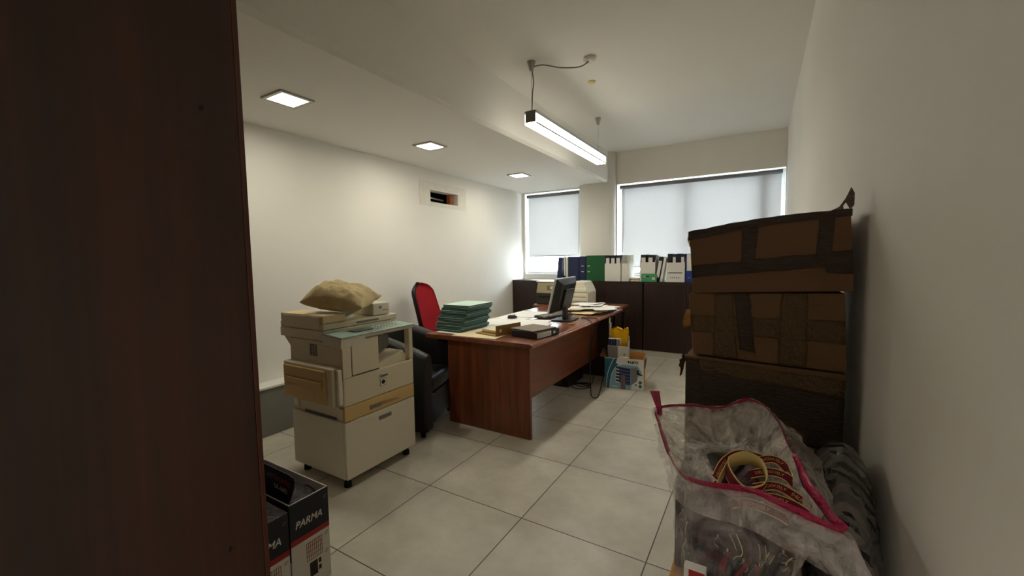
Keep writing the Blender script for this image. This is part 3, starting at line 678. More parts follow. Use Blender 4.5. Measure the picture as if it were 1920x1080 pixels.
# printers
t = thing('laser_printer', (-2.42, 5.22, .745), 'olive and dark grey desktop printer behind the monitor', 'printer')
x0, x1 = -2.66, -2.235
bm = B(); bx(bm, x0, x1, 5.06, 5.44, .746, .90, .012); obj('lower_body', bm, M['dkgrey'], t)
bm = B(); hexa(bm, [(x0+.005, 5.05, .895), (x1-.005, 5.05, .895), (x1-.005, 5.44, .895), (x0+.005, 5.44, .895), (x0+.01, 5.09, 1.045), (x1-.01, 5.09, 1.045), (x1-.01, 5.43, 1.045), (x0+.01, 5.43, 1.045)], .014); obj('upper_body', bm, M['olive'], t)
bm = B(); bx(bm, x0-.01, x1+.01, 5.085, 5.42, 1.046, 1.062, .006); obj('lid', bm, M['faxc'], t)
bm = B(); bx(bm, x0+.04, x1-.04, 5.052, 5.062, .842, .868, .003); obj('paper_slot', bm, M['black'], t)
bm = B(); lathe(bm, [(.020, -.012), (.020, .01)], (-2.42, 5.063, .975), 20, 1); obj('power_button', bm, M['whitecard'], t)
bm = B(); bx(bm, -2.49, -2.35, 5.058, 5.075, .945, 1.01, .003); obj('button_panel', bm, mat('olive_panel', (128, 120, 92), .45), t)
t = thing('fax_machine', (-2.04, 5.25, .745), 'cream fax machine with stepped paper trays behind the monitor', 'fax machine')
prf = [(-2.19, .746), (-1.93, .746), (-1.925, .92), (-1.965, .99), (-1.985, 1.05), (-2.0, 1.062), (-2.15, 1.062), (-2.18, 1.03), (-2.19, .95)]
bm = B(); prism(bm, prf, 1, 5.12, 5.44, bev=.008); obj('body', bm, M['faxc'], t)
for z_, a in ((.80, -2.17), (.86, -2.17), (.925, -2.17)):
    bm = B(); bx(bm, a, -1.945, 5.105, 5.13, z_, z_+.045, .006); obj('tray', bm, M['faxc'], t)
# things on the desk edge, cables, computer under the desk
bm = B(); 
for k in range(9):
    a = random.uniform(0, 6.28); r = random.uniform(0, .03)
    bx(bm, r*math.cos(a)-.012, r*math.cos(a)+.012, r*math.sin(a)-.008, r*math.sin(a)+.008, .002*k*.6, .002*k*.6+.006, .002)
o = obj('paper_scrap', bm, M['card3']); o.location = (-1.52, 3.62, DT+.001); tag(o, 'small crumpled brown scrap near the desk edge', 'scrap')
t = thing('power_cable', (-1.42, 3.9, 0), 'black power cables hanging over the desk edge down to the floor', 'cable')
def cab(name, pts, r=.0045):
    bm = B(); tube(bm, curve(pts, 7), r, 8); obj(name, bm, M['cable'], t)
cab('cord', [(-1.575, 4.02, DT+.012), (-1.55, 4.04, DT+.008), (-1.5, 3.98, DT+.008), (-1.44, 3.88, DT+.006), (-1.412, 3.86, .735), (-1.405, 3.85, .68), (-1.43, 3.87, .5), (-1.45, 3.90, .3), (-1.44, 3.90, .12), (-1.42, 3.86, .008), (-1.37, 3.80, .006), (-1.345, 3.84, .006), (-1.41, 4.12, .006), (-1.50, 4.45, .006), (-1.51, 4.54, .05)])
cab('cord', [(-1.57, 3.97, DT+.012), (-1.52, 4.06, DT+.007), (-1.44, 4.06, DT+.006), (-1.411, 4.03, .735), (-1.41, 4.0, .66), (-1.46, 4.0, .5), (-1.49, 4.02, .2), (-1.50, 4.06, .02), (-1.56, 4.12, .006), (-1.66, 4.16, .006), (-1.72, 4.06, .006), (-1.62, 3.98, .006), (-1.52, 4.05, .016), (-1.58, 4.17, .014), (-1.70, 4.12, .012)])
cab('cord', [(-1.70, 4.05, .035), (-1.62, 4.18, .006), (-1.52, 4.14, .02), (-1.60, 4.03, .02), (-1.70, 4.10, .02), (-1.64, 4.21, .007), (-1.55, 4.25, .006), (-1.6, 4.4, .006), (-1.62, 4.53, .04)], .004)
t = thing('computer_case', (-1.82, 4.1, 0), 'black computer case lying in the dark below the desk', 'computer')
bm = B(); bx(bm, -2.02, -1.72, 3.98, 4.42, .001, .10, .006); obj('case', bm, M['black'], t)
bm = B(); bx(bm, -1.98, -1.80, 3.976, 3.982, .03, .07, .001); obj('drive_bay', bm, M['dkgrey'], t)

# ------------------------------------------------------------------ office chair (red) and leather armchair
t = thing('office_chair', (-2.95, 3.45, 0), 'red office chair with black shell behind the desk', 'chair', local=True)
def back(u, v, off=0):
    y = (u-.5)*2; z = v
    hw = .215*(1-.18*v-.30*max(0, v-.75)**1.2*4*.35) * (1 if v < .82 else math.sqrt(max(0, 1-((v-.82)/.18)**2))*.85+.15*(1-(v-.82)/.18))
    bulge = .03*math.sin(PI*v)*1.0
    x = -.14-.17*v + bulge*(1-y*y) - .05*(1-y*y)*0 + .04*y*y - off
    return Vector((x, y*hw, .56+.57*z))
bm = B(); grid(bm, lambda u, v: back(u, v), 15, 24); bmesh.ops.solidify(bm, geom=bm.faces[:], thickness=.035); obj('backrest', bm, M['redfab'], t, smooth=True)
bm = B(); grid(bm, lambda u, v: back(.5+(u-.5)*1.04, v*1.01-.005, .045), 15, 24); bmesh.ops.solidify(bm, geom=bm.faces[:], thickness=.014); obj('back_shell', bm, M['black'], t, smooth=True)
bm = B(); bx(bm, -.22, .24, -.23, .23, .43, .50, .035, 4); obj('seat', bm, M['redfab'], t, smooth=True)
bm = B(); tube(bm, curve([(-.10, 0, .42), (-.2, 0, .42), (-.24, 0, .55), (-.26, 0, .72)], 6), .018, 10); obj('back_stem', bm, M['black'], t)
bm = B(); tube(bm, [(0, 0, .10), (0, 0, .43)], .026, 14); obj('gas_lift', bm, M['black'], t)
for k in range(5):
    a = 2*PI*k/5; bm = B(); tube(bm, [(0, 0, .11), (.28*math.cos(a), .28*math.sin(a), .065)], [.026, .014], 8); g = obj('base_arm', bm, M['black'], t)
    bm = B(); lathe(bm, [(.014, -.022), (.027, -.018), (.027, .018), (.014, .022)], (.28*math.cos(a), .28*math.sin(a), .028), 16, 1); obj('castor', bm, M['rubber'], g)
t.rotation_euler.z = .15
t = thing('armchair', (-2.52, 2.41, 0), 'black leather tub armchair between the copier and the desk', 'armchair', local=True); t.location = (-2.565, 2.50, 0)
def tub(u, v, rad=0, th=0):
    # u along the shell from right arm front round the back to left arm front, v height
    s = (u-.5)*2; A = 1.75; a = s*A
    wx, wy = .345, .335
    if abs(s) > .58:
        k = (abs(s)-.58)/.42; x = .02+.30*k; y = (wy)*(1 if s > 0 else -1)
    else:
        b = s/.58*PI/2; x = .02-wx*math.cos(b); y = wy*math.sin(b)
    top = .80 - .16*max(0, (abs(s)-.35)/.65)**1.3
    z = .06+(top-.06)*v
    nx, ny = (x-.02), y; L = math.hypot(nx, ny) or 1
    if abs(s) > .58: nx, ny, L = 0, (1 if s > 0 else -1), 1
    k = th - .035*v*0
    return Vector((x-nx/L*k, y-ny/L*k, z))
bm = B(); 
NU = 41; ring = []
for i in range(NU):
    u = i/(NU-1); P = [tub(u, 0, th=0), tub(u, .5, th=-.01), tub(u, .93, th=-.012), tub(u, 1, th=.01), tub(u, 1.02, th=.05), tub(u, 1, th=.088), tub(u, .93, th=.105), tub(u, .5, th=.10), tub(u, 0, th=.10)]
    ring.append([bm.verts.new(p) for p in P])
for i in range(NU-1):
    for k in range(9):
        bm.faces.new((ring[i][k], ring[i+1][k], ring[i+1][(k+1) % 9], ring[i][(k+1) % 9])).smooth = True
bm.faces.new(ring[0]); bm.faces.new(ring[-1][::-1]); obj('tub_shell', bm, M['leather'], t)
bm = B(); bx(bm, -.22, .31, -.228, .228, .31, .455, .045, 4); obj('seat_cushion', bm, M['leather'], t, smooth=True)
bm = B(); bx(bm, -.21, .29, -.228, .228, .06, .305, .01, 2); obj('seat_base', bm, M['leather'], t)
for x, y in ((.26, .29), (.26, -.29), (-.24, .2), (-.24, -.2)):
    bm = B(); lathe(bm, [(.018, 0), (.024, .06)], (x, y, .001), 12); obj('foot', bm, M['rubber'], t)
t.rotation_euler.z = math.radians(20)

# ------------------------------------------------------------------ copier
t = thing('photocopier', (-2.35, 1.81, 0), 'old beige photocopier on its cabinet beside the left wall', 'photocopier')
X0, X1, Y0, Y1 = -2.625, -2.09, 1.525, 2.10
bg, bg2 = M['beige'], M['beige2']
o = box('cabinet', (X0, X1-.02, Y0, Y1, .062, .418), bg2, t, .006)
o = box('cabinet_door', (X1-.0195, X1, Y0+.002, Y1-.002, .064, .416), bg2, t, .004)
box('door_grip', (X1-.001, X1+.0015, 1.779, 1.884, .350, .376), M['grey_plastic'], o, .001)
for x, y in ((X0+.06, Y0+.05), (X1-.05, Y0+.04), (X0+.06, Y1-.05), (X1-.05, Y1-.05)):
    bm = B(); lathe(bm, [(.014, .062), (.014, .035), (.022, .03), (.024, 0.001)], (x, y, 0), 16); obj('foot', bm, M['rubber'], t)
box('paper_cassette_body', (X0+.01, X1-.022, Y0+.012, Y1, .4185, .505), bg, t, .004)
o = box('paper_drawer', (X1-.0215, X1+.001, Y0+.002, Y1-.002, .4205, .510), M['yellowed'], t, .004)
box('drawer_handle', (X1+.0005, X1+.004, 1.71, 1.80, .443, .468), M['grey_plastic'], o, .001)
bm = B(); prism(bm, [(1.80, .447), (1.95, .443), (1.95, .452), (1.80, .470)], 0, X1+.0005, X1+.0035); obj('handle_recess', bm, mat('dark_yellowed', (150, 122, 76), .5), o)
box('side_slot', (X0+.13, X1-.09, Y0+.008, Y0+.014, .420, .434), M['black'], t)
box('side_cover', (X0+.02, X0+.07, Y0+.002, Y0+.013, .445, .495), bg2, t, .003); box('side_cover', (X1-.05, X1-.024, Y0-.001, Y0+.013, .425, .50), bg2, t, .003)
# main body up to the output ledge
box('main_body', (X0, X1, Y0+.002, Y1, .512, .685), bg, t, .007)
# left upper block (with vents) and front door block
bm = B(); bx(bm, X0+.01, X1-.012, Y0+.003, Y0+.275, .686, .895, .005); obj('upper_body', bm, bg, t)
o = box('front_door', (X1-.011, X1+.002, 1.592, 1.797, .690, .901), bg, t, .012)
box('corner_post', (X1-.011, X1, Y0+.003, 1.590, .686, .872), bg, t, .003)
bm = B(); prism(bm, [(1.588, .688), (1.798, .686), (1.798, .692), (1.597, .696), (1.594, .905), (1.588, .9)], 0, X1-.008, X1-.0005); obj('door_gap', bm, M['black'], t)
box('right_post', (X1-.045, X1, Y1-.035, Y1, .686, .905), bg, t, .004)
box('rear_column', (X0+.01, X0+.12, Y0+.28, Y1, .686, .92), bg, t, .004)
bm = B(); prism(bm, [(Y0+.28, .80), (Y0+.28, .686), (Y1-.04, .686), (Y1-.04, .735), (Y1-.12, .775)][::-1], 0, X0+.13, X1-.16, bev=.003); obj('output_tray', bm, bg2, t)
bm = B(); prism(bm, [(Y0+.275, .686), (Y1-.05, .686), (Y1-.05, .72), (Y0+.50, .76), (Y0+.275, .70)], 0, X1-.16, X1-.02, bev=.002); obj('tray_slope', bm, bg, t)
bm = B(); prism(bm, [(Y0+.28, .73), (Y0+.275, .89), (Y0+.44, .875), (Y0+.44, .80), (Y0+.30, .725)], 0, X1-.10, X1-.092); obj('tray_fin', bm, M['grey_plastic'], t)
bm = B()
for r in range(6):
    for k in range(3): bx(bm, X0+.225+k*.026, X0+.243+k*.026, Y0+.0015, Y0+.004, .800+r*.0125, .808+r*.0125)
obj('vent_slots', bm, M['blackprint'], t)
# bypass tray
o = box('bypass_unit', (X0+.015, X1-.03, Y0-.05, Y0+.001, .525, .752), bg, t, .006)
box('bypass_lid', (X0+.03, X1-.085, Y0-.062, Y0-.0505, .53, .735), M['yellowed'], o, .006)
bm = B(); bx(bm, X0+.05, X1-.11, Y0-.072, Y0-.0625, .628, .665, .006); obj('bypass_grip', bm, M['yellowed'], o)
bm = B(); bx(bm, X1-.028, X1-.003, Y0-.03, Y0+.001, .53, .745, .006); obj('bypass_hinge', bm, bg2, o)
# control panel
bm = B(); prism(bm, [(X1-.17, .872), (X1+.0, .866), (X1+.008, .925), (X1-.17, .938)], 1, Y0-.005, Y0+.17, bev=.003); obj('panel_housing', bm, bg2, t)
bm = B(); prism(bm, [(X1-.15, .908), (X1+.0, .906), (X1+.008, .925), (X1-.15, .936)], 1, Y0+.1705, Y1+.005, bev=.003); obj('panel_arm', bm, bg2, t)
o = None
bm = B(); prism(bm, [(X1-.165, .9385), (X1+.012, .9255), (X1+.012, .934), (X1-.165, .947)], 1, Y0-.007, Y1+.007, bev=.002); o = obj('control_panel', bm, M['teal'], t)
def pz(x): return .947-(x-(X1-.165))*(.013/.177)
bm = B(); bx(bm, X1-.12, X1-.045, 1.66, 1.80, pz(X1-.12)-.004, pz(X1-.12)+.0015); obj('display', bm, M['grey_plastic'], o)
bm = B()
for r in range(4):
    for k in range(9):
        x = X1-.13+r*.03; bx(bm, x, x+.014, 1.83+k*.025, 1.842+k*.025, pz(x)-.004, pz(x)+.003, .001)
obj('button', bm, M['whitecard'], o)
# scanner deck and document feeder
box('scanner_deck', (X0-.09, X1-.168, Y0, Y1+.0, .897, .957), bg, t, .006)
bm = B(); prism(bm, [(X0-.06, .896), (X0+.01, .83), (X0+.03, .83), (X0+.03, .896)], 1, Y0+.01, Y1-.02); obj('deck_bracket', bm, bg, t)
fx = X1-.168
box('feeder_base', (X0-.085, fx, Y0+.001, Y1+.02, .9595, .998), bg, t, .006)
bm = B(); bx(bm, X0-.083, fx-.002, Y0+.003, Y0+.165, .9985, 1.052, .008, mi=0); o = obj('feeder_housing', bm, mat('feeder_yellowed', (212, 192, 146), .5, .4, var=.05), t)
bm = B(); bx(bm, X0-.05, fx-.03, Y0-.0005, Y0+.004, .965, 1.04, .004); obj('feeder_side_cover', bm, bg, o)
bm = B(); bx(bm, fx-.001, fx+.002, 1.77, 1.95, .972, .985); obj('lift_handle', bm, M['grey_plastic'], t)
bm = B(); hexa(bm, [(X0-.02, Y0+.20, 1.01), (fx-.05, Y0+.20, 1.01), (fx-.05, Y0+.33, 1.052), (X0-.02, Y0+.33, 1.052), (X0-.02, Y0+.20, 1.018), (fx-.05, Y0+.20, 1.018), (fx-.05, Y0+.33, 1.060), (X0-.02, Y0+.33, 1.060)]); obj('feeder_tray', bm, bg2, t)
bm = B(); bx(bm, X0+.12, fx-.02, Y0+.40, Y0+.55, 1.0, 1.085, .008); o = obj('feeder_block', bm, bg2, t)
box('block_mark', (fx-.0205, fx-.0195, Y0+.45, Y0+.475, 1.045, 1.062), M['greyprint'], o); box('block_mark', (fx-.0205, fx-.0195, Y0+.48, Y0+.53, 1.03, 1.036), M['greyprint'], o)
o = text('maker_name', 'Canon', .026, M['blackprint'], t, (X1+.001, 1.795, .627), (0, 1, 0), (0, 0, 1), bold=.0004)
bm = B(); bx(bm, X1+.0005, X1+.0015, 1.80, 1.848, .570, .618, .001); o = obj('badge', bm, M['blackprint'], t)
bm = B(); bx(bm, X1+.0015, X1+.002, 1.803, 1.845, .573, .615); lathe(bm, [(.015, 0), (.015, .001)], (X1+.002, 1.824, .594), 16, 0, 1); obj('badge_figure', bm, [M['whitecard'], M['blackprint']], o)
# cushion on the copier
def cush(u, v):
    a = (u*2-1); b = (v*2-1)
    return a, b
bm = B(); N = 34
top, bot = [], []
for i in range(N+1):
    rt, rb = [], []
    for j in range(N+1):
        a = i/N*2-1; b = j/N*2-1
        e = (1-abs(a)**2.6)*(1-abs(b)**2.6); k = max(0, e)**.55
        pin = 1-.10*(1-abs(a)**2)*abs(b)**3; pin2 = 1-.10*(1-abs(b)**2)*abs(a)**3
        x = a*.205*pin2; y = b*.175*pin
        wr = .022*noise.noise(Vector((a*3, b*3, 1)))+.012*noise.noise(Vector((a*8, b*5, 4)))*(1-k*.5)
        h = .115*k*(1-.22*a)
        lift = .035*abs(a)**4
        p = Vector((x, y, h+wr*k**.3+.055+lift*.3)); q = Vector((x, y, -.055*k+.055+lift*.3+wr*.4))
        rt.append(bm.verts.new(p)); rb.append(rt[-1] if i in (0, N) or j in (0, N) else bm.verts.new(q))
    top.append(rt); bot.append(rb)
for i in range(N):
    for j in range(N):
        bm.faces.new((top[i][j], top[i+1][j], top[i+1][j+1], top[i][j+1])).smooth = True
        try: bm.faces.new((bot[i][j], bot[i][j+1], bot[i+1][j+1], bot[i+1][j])).smooth = True
        except ValueError: pass
o = obj('cushion', bm, M['cushion']); o.location = (-2.375, 1.76, 1.068); o.rotation_euler = (.14, .10, .50); tag(o, 'crumpled beige velour cushion lying on top of the photocopier', 'cushion')
md = o.modifiers.new('smooth', 'SUBSURF'); md.levels = 1; md.render_levels = 1
# low box unit by the left wall and cream carton
t = thing('low_box_unit', (-3.40, 2.4, 0), 'low grey box unit with pale top against the left wall', 'box unit')
box('body', (XL+.002, -3.32, 1.66, 3.0, .001, .378), M['greypanel'], t, .002)
box('end_panel', (XL+.002, -3.322, 1.648, 1.659, .001, .378), M['black'], t)
box('top_board', (XL+.002, -3.312, 1.646, 3.0, .3785, .397), M['whitecard'], t, .003)
o = box('cream_carton', (-3.46, -3.20, 1.42, 1.585, .001, .155), mat('cream_carton', (214, 196, 140), .8, var=.1), None, .003, (-3.33, 1.5, 0)); tag(o, 'small cream carton on the floor before the grey box unit', 'carton')

# ------------------------------------------------------------------ heater cartons
def parma(y0, y1, zt, label, near):
    t = thing('heater_carton', (-1.95, (y0+y1)/2, 0), label, 'carton', 'printed heater cartons')
    x0, x1 = -2.33, -1.60; h = .005
    bm = B(); bx(bm, x0, x1, y0, y0+h, .001, zt, .0008); bx(bm, x0, x1, y1-h, y1, .001, zt, .0008); bx(bm, x0, x0+h, y0+h, y1-h, .001, zt, .0008); bx(bm, x1-h, x1, y0+h, y1-h, .001, zt, .0008); bx(bm, x0+h, x1-h, y0+h, y1-h, .001, .01)
    body = obj('body', bm, [M['whiteprint']], t); e = .0006
    zr = zt-.155
    bm = B(); bx(bm, x1-.0002, x1+e, y0, y1, zr, zt-.001); obj('navy_print', bm, M['navyprint'], body)
    bm = B(); bx(bm, x0, x1, y0-e, y0+.0002, .16, zt-.001); obj('navy_print', bm, M['navyprint'], body)
    bm = B(); bx(bm, x1-.0002, x1+e*1.2, y0, y1, zr-.024, zr); obj('red_band', bm, M['redprint'], body)
    wid = y1-y0
    text('brand_text', 'PARMA', .042, M['whiteprint'], body, (x1+e, y0+wid*.12, zr+.042), (0, 1, 0), (0, 0, 1), shear=.25, bold=.0007, ext=.0004, sx=.90*wid/.176)
    bm = B(); ya, yb = y0+wid*.38, y0+wid*.78; z1, z0 = zr-.045, zr-.125
    for k in range(9): yy = ya+(yb-ya)*k/8; bx(bm, x1, x1+e, yy-.0012, yy+.0012, z0, z1)
    for k in range(5): zz = z0+(z1-z0)*k/4; bx(bm, x1, x1+e*1.1, ya, yb, zz-.001, zz+.001)
    obj('heater_picture', bm, M['copper'], body)
    bm = B(); bx(bm, x1, x1+e, ya+.01, ya+.045, z0-.075, z0-.012); bx(bm, x1, x1+e, ya+.05, ya+.062, z0-.035, z0-.015); bx(bm, x1, x1+e, ya+.05, ya+.062, z0-.065, z0-.045); obj('parts_picture', bm, M['blackprint'], body)
    bm = B()
    for zz in (zr-.045, zr-.125):
        bx(bm, x1, x1+e, y1-.022, y1-.008, zz, zz+.003); bx(bm, x1, x1+e, y1-.026, y1-.012, zz-.008, zz-.005)
    bx(bm, x1, x1+e, y1-.02, y1-.006, zt-.035, zt-.032); bx(bm, x1, x1+e, y1-.024, y1-.010, zt-.043, zt-.040)
    obj('small_marks', bm, M['greyprint'], body)
    return t, body
t, body = parma(.893, 1.066, .402, 'open navy and white heater carton, right one with the raised flap', False)
bm = B(); hexa(bm, [(-2.30, .925, .385), (-1.70, .925, .345), (-1.70, .930, .345), (-2.30, .930, .385), (-2.30, .905, .520), (-1.633, .912, .500), (-1.633, .917, .500), (-2.30, .910, .520)], .0015)
bm.free()
fl = [(-2.30, .33), (-1.715, .335), (-1.66, .375), (-1.622, .445), (-1.612, .478), (-1.622, .497), (-1.65, .503), (-2.30, .51)]
bm = B(); prism(bm, fl, 1, .928, .932, bev=.001); o = obj('raised_flap', bm, M['navyprint'], t)
text('flap_text', 'QUARTZ', .030, M['greyprint'], o, (-1.86, .9275, .462), (1, 0, -.06), (0, 0, 1), ext=.0004)
text('flap_text', 'HEATER', .028, M['redprint'], o, (-1.745, .9275, .456), (1, 0, -.06), (0, 0, 1), ext=.0004)
text('flap_text', 'LX-1602', .028, M['whiteprint'], o, (-1.765, .9275, .420), (1, 0, -.06), (0, 0, 1), ext=.0004)
bm = B(); grid(bm, lambda u, v: Vector((-2.31+.70*u, .94+.12*v, .365+.02*noise.noise(Vector((u*9, v*3, 2))))), 30, 8); bmesh.ops.solidify(bm, geom=bm.faces[:], thickness=.002); obj('inner_wrap', bm, M['greyfilm'], t, smooth=True)
t, body = parma(.712, .887, .380, 'navy and white heater carton with grey film top, half behind the cupboard', True)
bm = B(); grid(bm, lambda u, v: Vector((-2.325+.73*u, .716+.168*v, .383+.008*noise.noise(Vector((u*12, v*4, 5))))), 40, 10); bmesh.ops.solidify(bm, geom=bm.faces[:], thickness=.003); obj('film_cover', bm, M['greyfilm'], t, smooth=True)

# ------------------------------------------------------------------ organiser carton with white carton
t = thing('organiser_carton', (-1.2, 4.33, 0), 'open teal and white organiser carton on the floor beside the desk', 'carton', local=True)
W, D, H = .395, .27, .325; h = .005
bm = B(); bx(bm, 0, W, 0, h, .001, H, .001); bx(bm, 0, W, D-h, D, .001, H+.02, .001); bx(bm, 0, h, h, D-h, .001, H, .001); bx(bm, W-h, W, h, D-h, .001, H, .001); bx(bm, h, W-h, h, D-h, .001, .01)
body = obj('body', bm, M['card3'], t)
def flat(name, poly, m, y=-.0008, y2=.0005, par=None):
    bm = B(); prism(bm, poly, 1, y, y2); return obj(name, bm, M[m], par or body)
flat('front_print', [(0, .002), (W, .002), (W, H), (0, H)], 'whiteprint')
arc = [(0, .002)]+[(W*.95*math.sin(PI/2*k/14)*.62+.0, .002) for k in range(0)]
def arcpts(cx_, cz_, r0, a0, a1, n=14): return [(cx_+r0*math.cos(a0+(a1-a0)*k/n), cz_+r0*math.sin(a0+(a1-a0)*k/n)) for k in range(n+1)]
A1 = [(.012, .002), (.017, .08), (.028, .16), (.052, .235), (.092, H-.004)]; A2 = [(.050, .002), (.055, .08), (.070, .155), (.098, .215), (.125, .245)]
flat('teal_print', [(.001, .002)]+A2+[(.14, .262), (.115, .275), (.13, H-.004), (.001, H-.004)], 'tealprint', -.0010)
flat('white_arc', A1+[(x+.007, z) for x, z in A1[::-1]], 'whiteprint', -.0014)
flat('pale_print', A2+[(.2, .262), (W-.06, .255), (W-.02, .19), (W-.07, .12), (W-.12, .05), (W-.13, .002)], 'skyprint', -.0013)
flat('white_arc', A2+[(x+.006, z) for x, z in A2[::-1]], 'whiteprint', -.0015)
flat('cabinet_picture', [(.118, .24), (.262, .225), (.262, .05), (.235, .045), (.118, .085)], 'blueprint', -.0016)
for k in range(5):
    flat('drawer_picture', [(.118, .232-.034*k), (.26, .217-.034*k), (.26, .203-.034*k), (.118, .218-.034*k)], 'navyprint', -.0022)
    flat('drawer_lip', [(.112, .217-.034*k), (.150, .213-.034*k), (.150, .203-.034*k), (.112, .207-.034*k)], 'whiteprint', -.0023)
flat('white_picture', [(.265, .225), (.33, .24), (.33, .1), (.27, .05)], 'greyprint', -.0018)
flat('stand_picture', [(.325, .21), (.345, .215), (.345, .185), (.385, .165), (.375, .155), (.325, .17)], 'blackprint', -.0022)
for z_ in (.045, .085):
    bm = B(); lathe(bm, [(.016, -.0022), (.016, .0005)], (W-.035, 0, z_), 20, 1); obj('round_mark', bm, M['tealprint'], body)
flat('round_mark', [(W-.085, .05), (W-.07, .05), (W-.07, .065), (W-.085, .065)], 'blackprint', -.0022)
flat('tape_strip', [(.165, .002), (.215, .002), (.21, .15), (.17, .155)], 'tape', -.0026)
box('brand_mark', (W-.160, W-.142, -.0012, .0002, H-.045, H-.022), M['blackprint'], body)
text('brand_text', 'LEITZ', .032, M['blackprint'], body, (W-.135, -.001, H-.045), (1, 0, 0), (0, 0, 1), bold=.0016)
box('small_text_line', (.075, .135, -.0016, .0002, .022, .030), M['whiteprint'], body)
bm = B(); hexa(bm, [(W, .01, H-.03), (W+.004, .01, H-.03), (W+.004, D-.02, H-.03), (W, D-.02, H-.03), (W+.006, .02, H+.0), (W+.010, .02, H+.0), (W+.04, D-.05, H+.02), (W+.036, D-.05, H+.02)]); bm.free()
bm = B(); hexa(bm, [(-.004, .01, H-.004), (.002, .01, H-.004), (.002, D-.01, H-.004), (-.004, D-.01, H-.004), (-.055, .0, H+.012), (-.05, .0, H+.014), (-.045, D-.03, H+.055), (-.05, D-.03, H+.053)]); obj('flap', bm, M['card2'], t)
bm = B(); hexa(bm, [(W, .02, H-.10), (W+.003, .02, H-.10), (W+.003, D-.02, H-.14), (W, D-.02, H-.14), (W+.010, .02, H-.004), (W+.013, .02, H-.004), (W+.02, D-.03, H-.02), (W+.017, D-.03, H-.02)]); obj('flap', bm, M['card2'], t)
t.location = (-1.385, 4.175, 0); t.rotation_euler.z = .175
t = thing('white_carton', (-1.27, 4.40, .012), 'small open white carton standing inside the organiser carton', 'carton', local=True)
bm = B(); w_, d_, h_ = .215, .145, .42; h = .004
bx(bm, 0, w_, 0, h, 0, h_, .001); bx(bm, 0, w_, d_-h, d_, 0, h_+.09, .001); bx(bm, 0, h, h, d_-h, 0, h_, .001); bx(bm, w_-h, w_, h, d_-h, 0, h_+.05, .001); bx(bm, h, w_-h, h, d_-h, 0, h)
body = obj('body', bm, M['whiteprint'], t)
bm = B(); bx(bm, 0, .105, -.0008, .0003, .0, h_-.002); obj('grey_print', bm, M['greyprint'], body)
bm = B(); prism(bm, [(.165, .325), (.172, .355), (.180, .325)], 1, -.0009, .0003); obj('small_mark', bm, M['blackprint'], body)
bm = B(); bx(bm, .115, .215, -.012, -.001, h_-.14, h_-.115, .001); obj('corner_flap', bm, M['whitecard'], t)
t.location = (-1.385, 4.275, .012); t.rotation_euler.z = .175
ca, sa = math.cos(.175), math.sin(.175)
for i in range(4):
    wv = (.034, .020, .026, .040)[i]; xo = (.005, .041, .063, .091)[i]
    t2 = thing('book', (0, 0, 0), '%s of four upright dark-spined books in the white carton' % ('leftmost', 'second from left', 'third from left', 'rightmost')[i], 'book', 'books in the white carton', local=True)
    bm = B(); bx(bm, 0, wv, 0, .003, 0, .15, .001); obj('spine', bm, (M['navy'], M['blk'], M['navy'], M['greyprint'])[i], t2)
    bm = B(); bx(bm, 0, .0025, .003, .05, 0, .15); bx(bm, wv-.0025, wv, .003, .05, 0, .15); bx(bm, .0025, wv-.0025, .003, .048, .003, .147); obj('pages', bm, M['paper'], t2)
    t2.location = (-1.385+ca*xo-sa*.012, 4.275+sa*xo+ca*.012, .356); t2.rotation_euler.z = .175
bm = B(); random.seed(5)
def yb(u, v):
    a = 2*PI*u; k = .9+.15*v
    z_ = v*.24+(.035*abs(math.sin(a*2.5))+.03*noise.noise(Vector((math.cos(a)*2, math.sin(a)*2, 3))))*v*v
    n_ = noise.noise(Vector((math.cos(a)*1.6, math.sin(a)*1.6, v*3)))
    return Vector((.088*k*math.cos(a)*(1+.2*n_), .030*k*math.sin(a)*(1+.5*n_), z_))
V = grid(bm, yb, 40, 12, closeu=True); bm.faces.new([V[i][0] for i in range(40)]); bmesh.ops.solidify(bm, geom=bm.faces[:], thickness=.002)
o = obj('yellow_bag', bm, M['pipe']); o.location = (-1.385+ca*.112-sa*.104, 4.275+sa*.112+ca*.104, .345); tag(o, 'crumpled bright yellow plastic bag in the white carton', 'bag'); o.rotation_euler.z = .175
bm = B(); bx(bm, -.001, .001, 0, .10, 0, .36, .0005); bx(bm, .001, .012, .0, .10, 0, .33); o = obj('catalogue', bm, M['whitecard']); o.location = (-1.42, 4.47, .345); tag(o, 'thin white catalogue standing upright behind the books', 'catalogue'); o.location = (-1.43, 4.462, .012)
o.rotation_euler.z = .175; o.scale = (1, 1, 1.9)

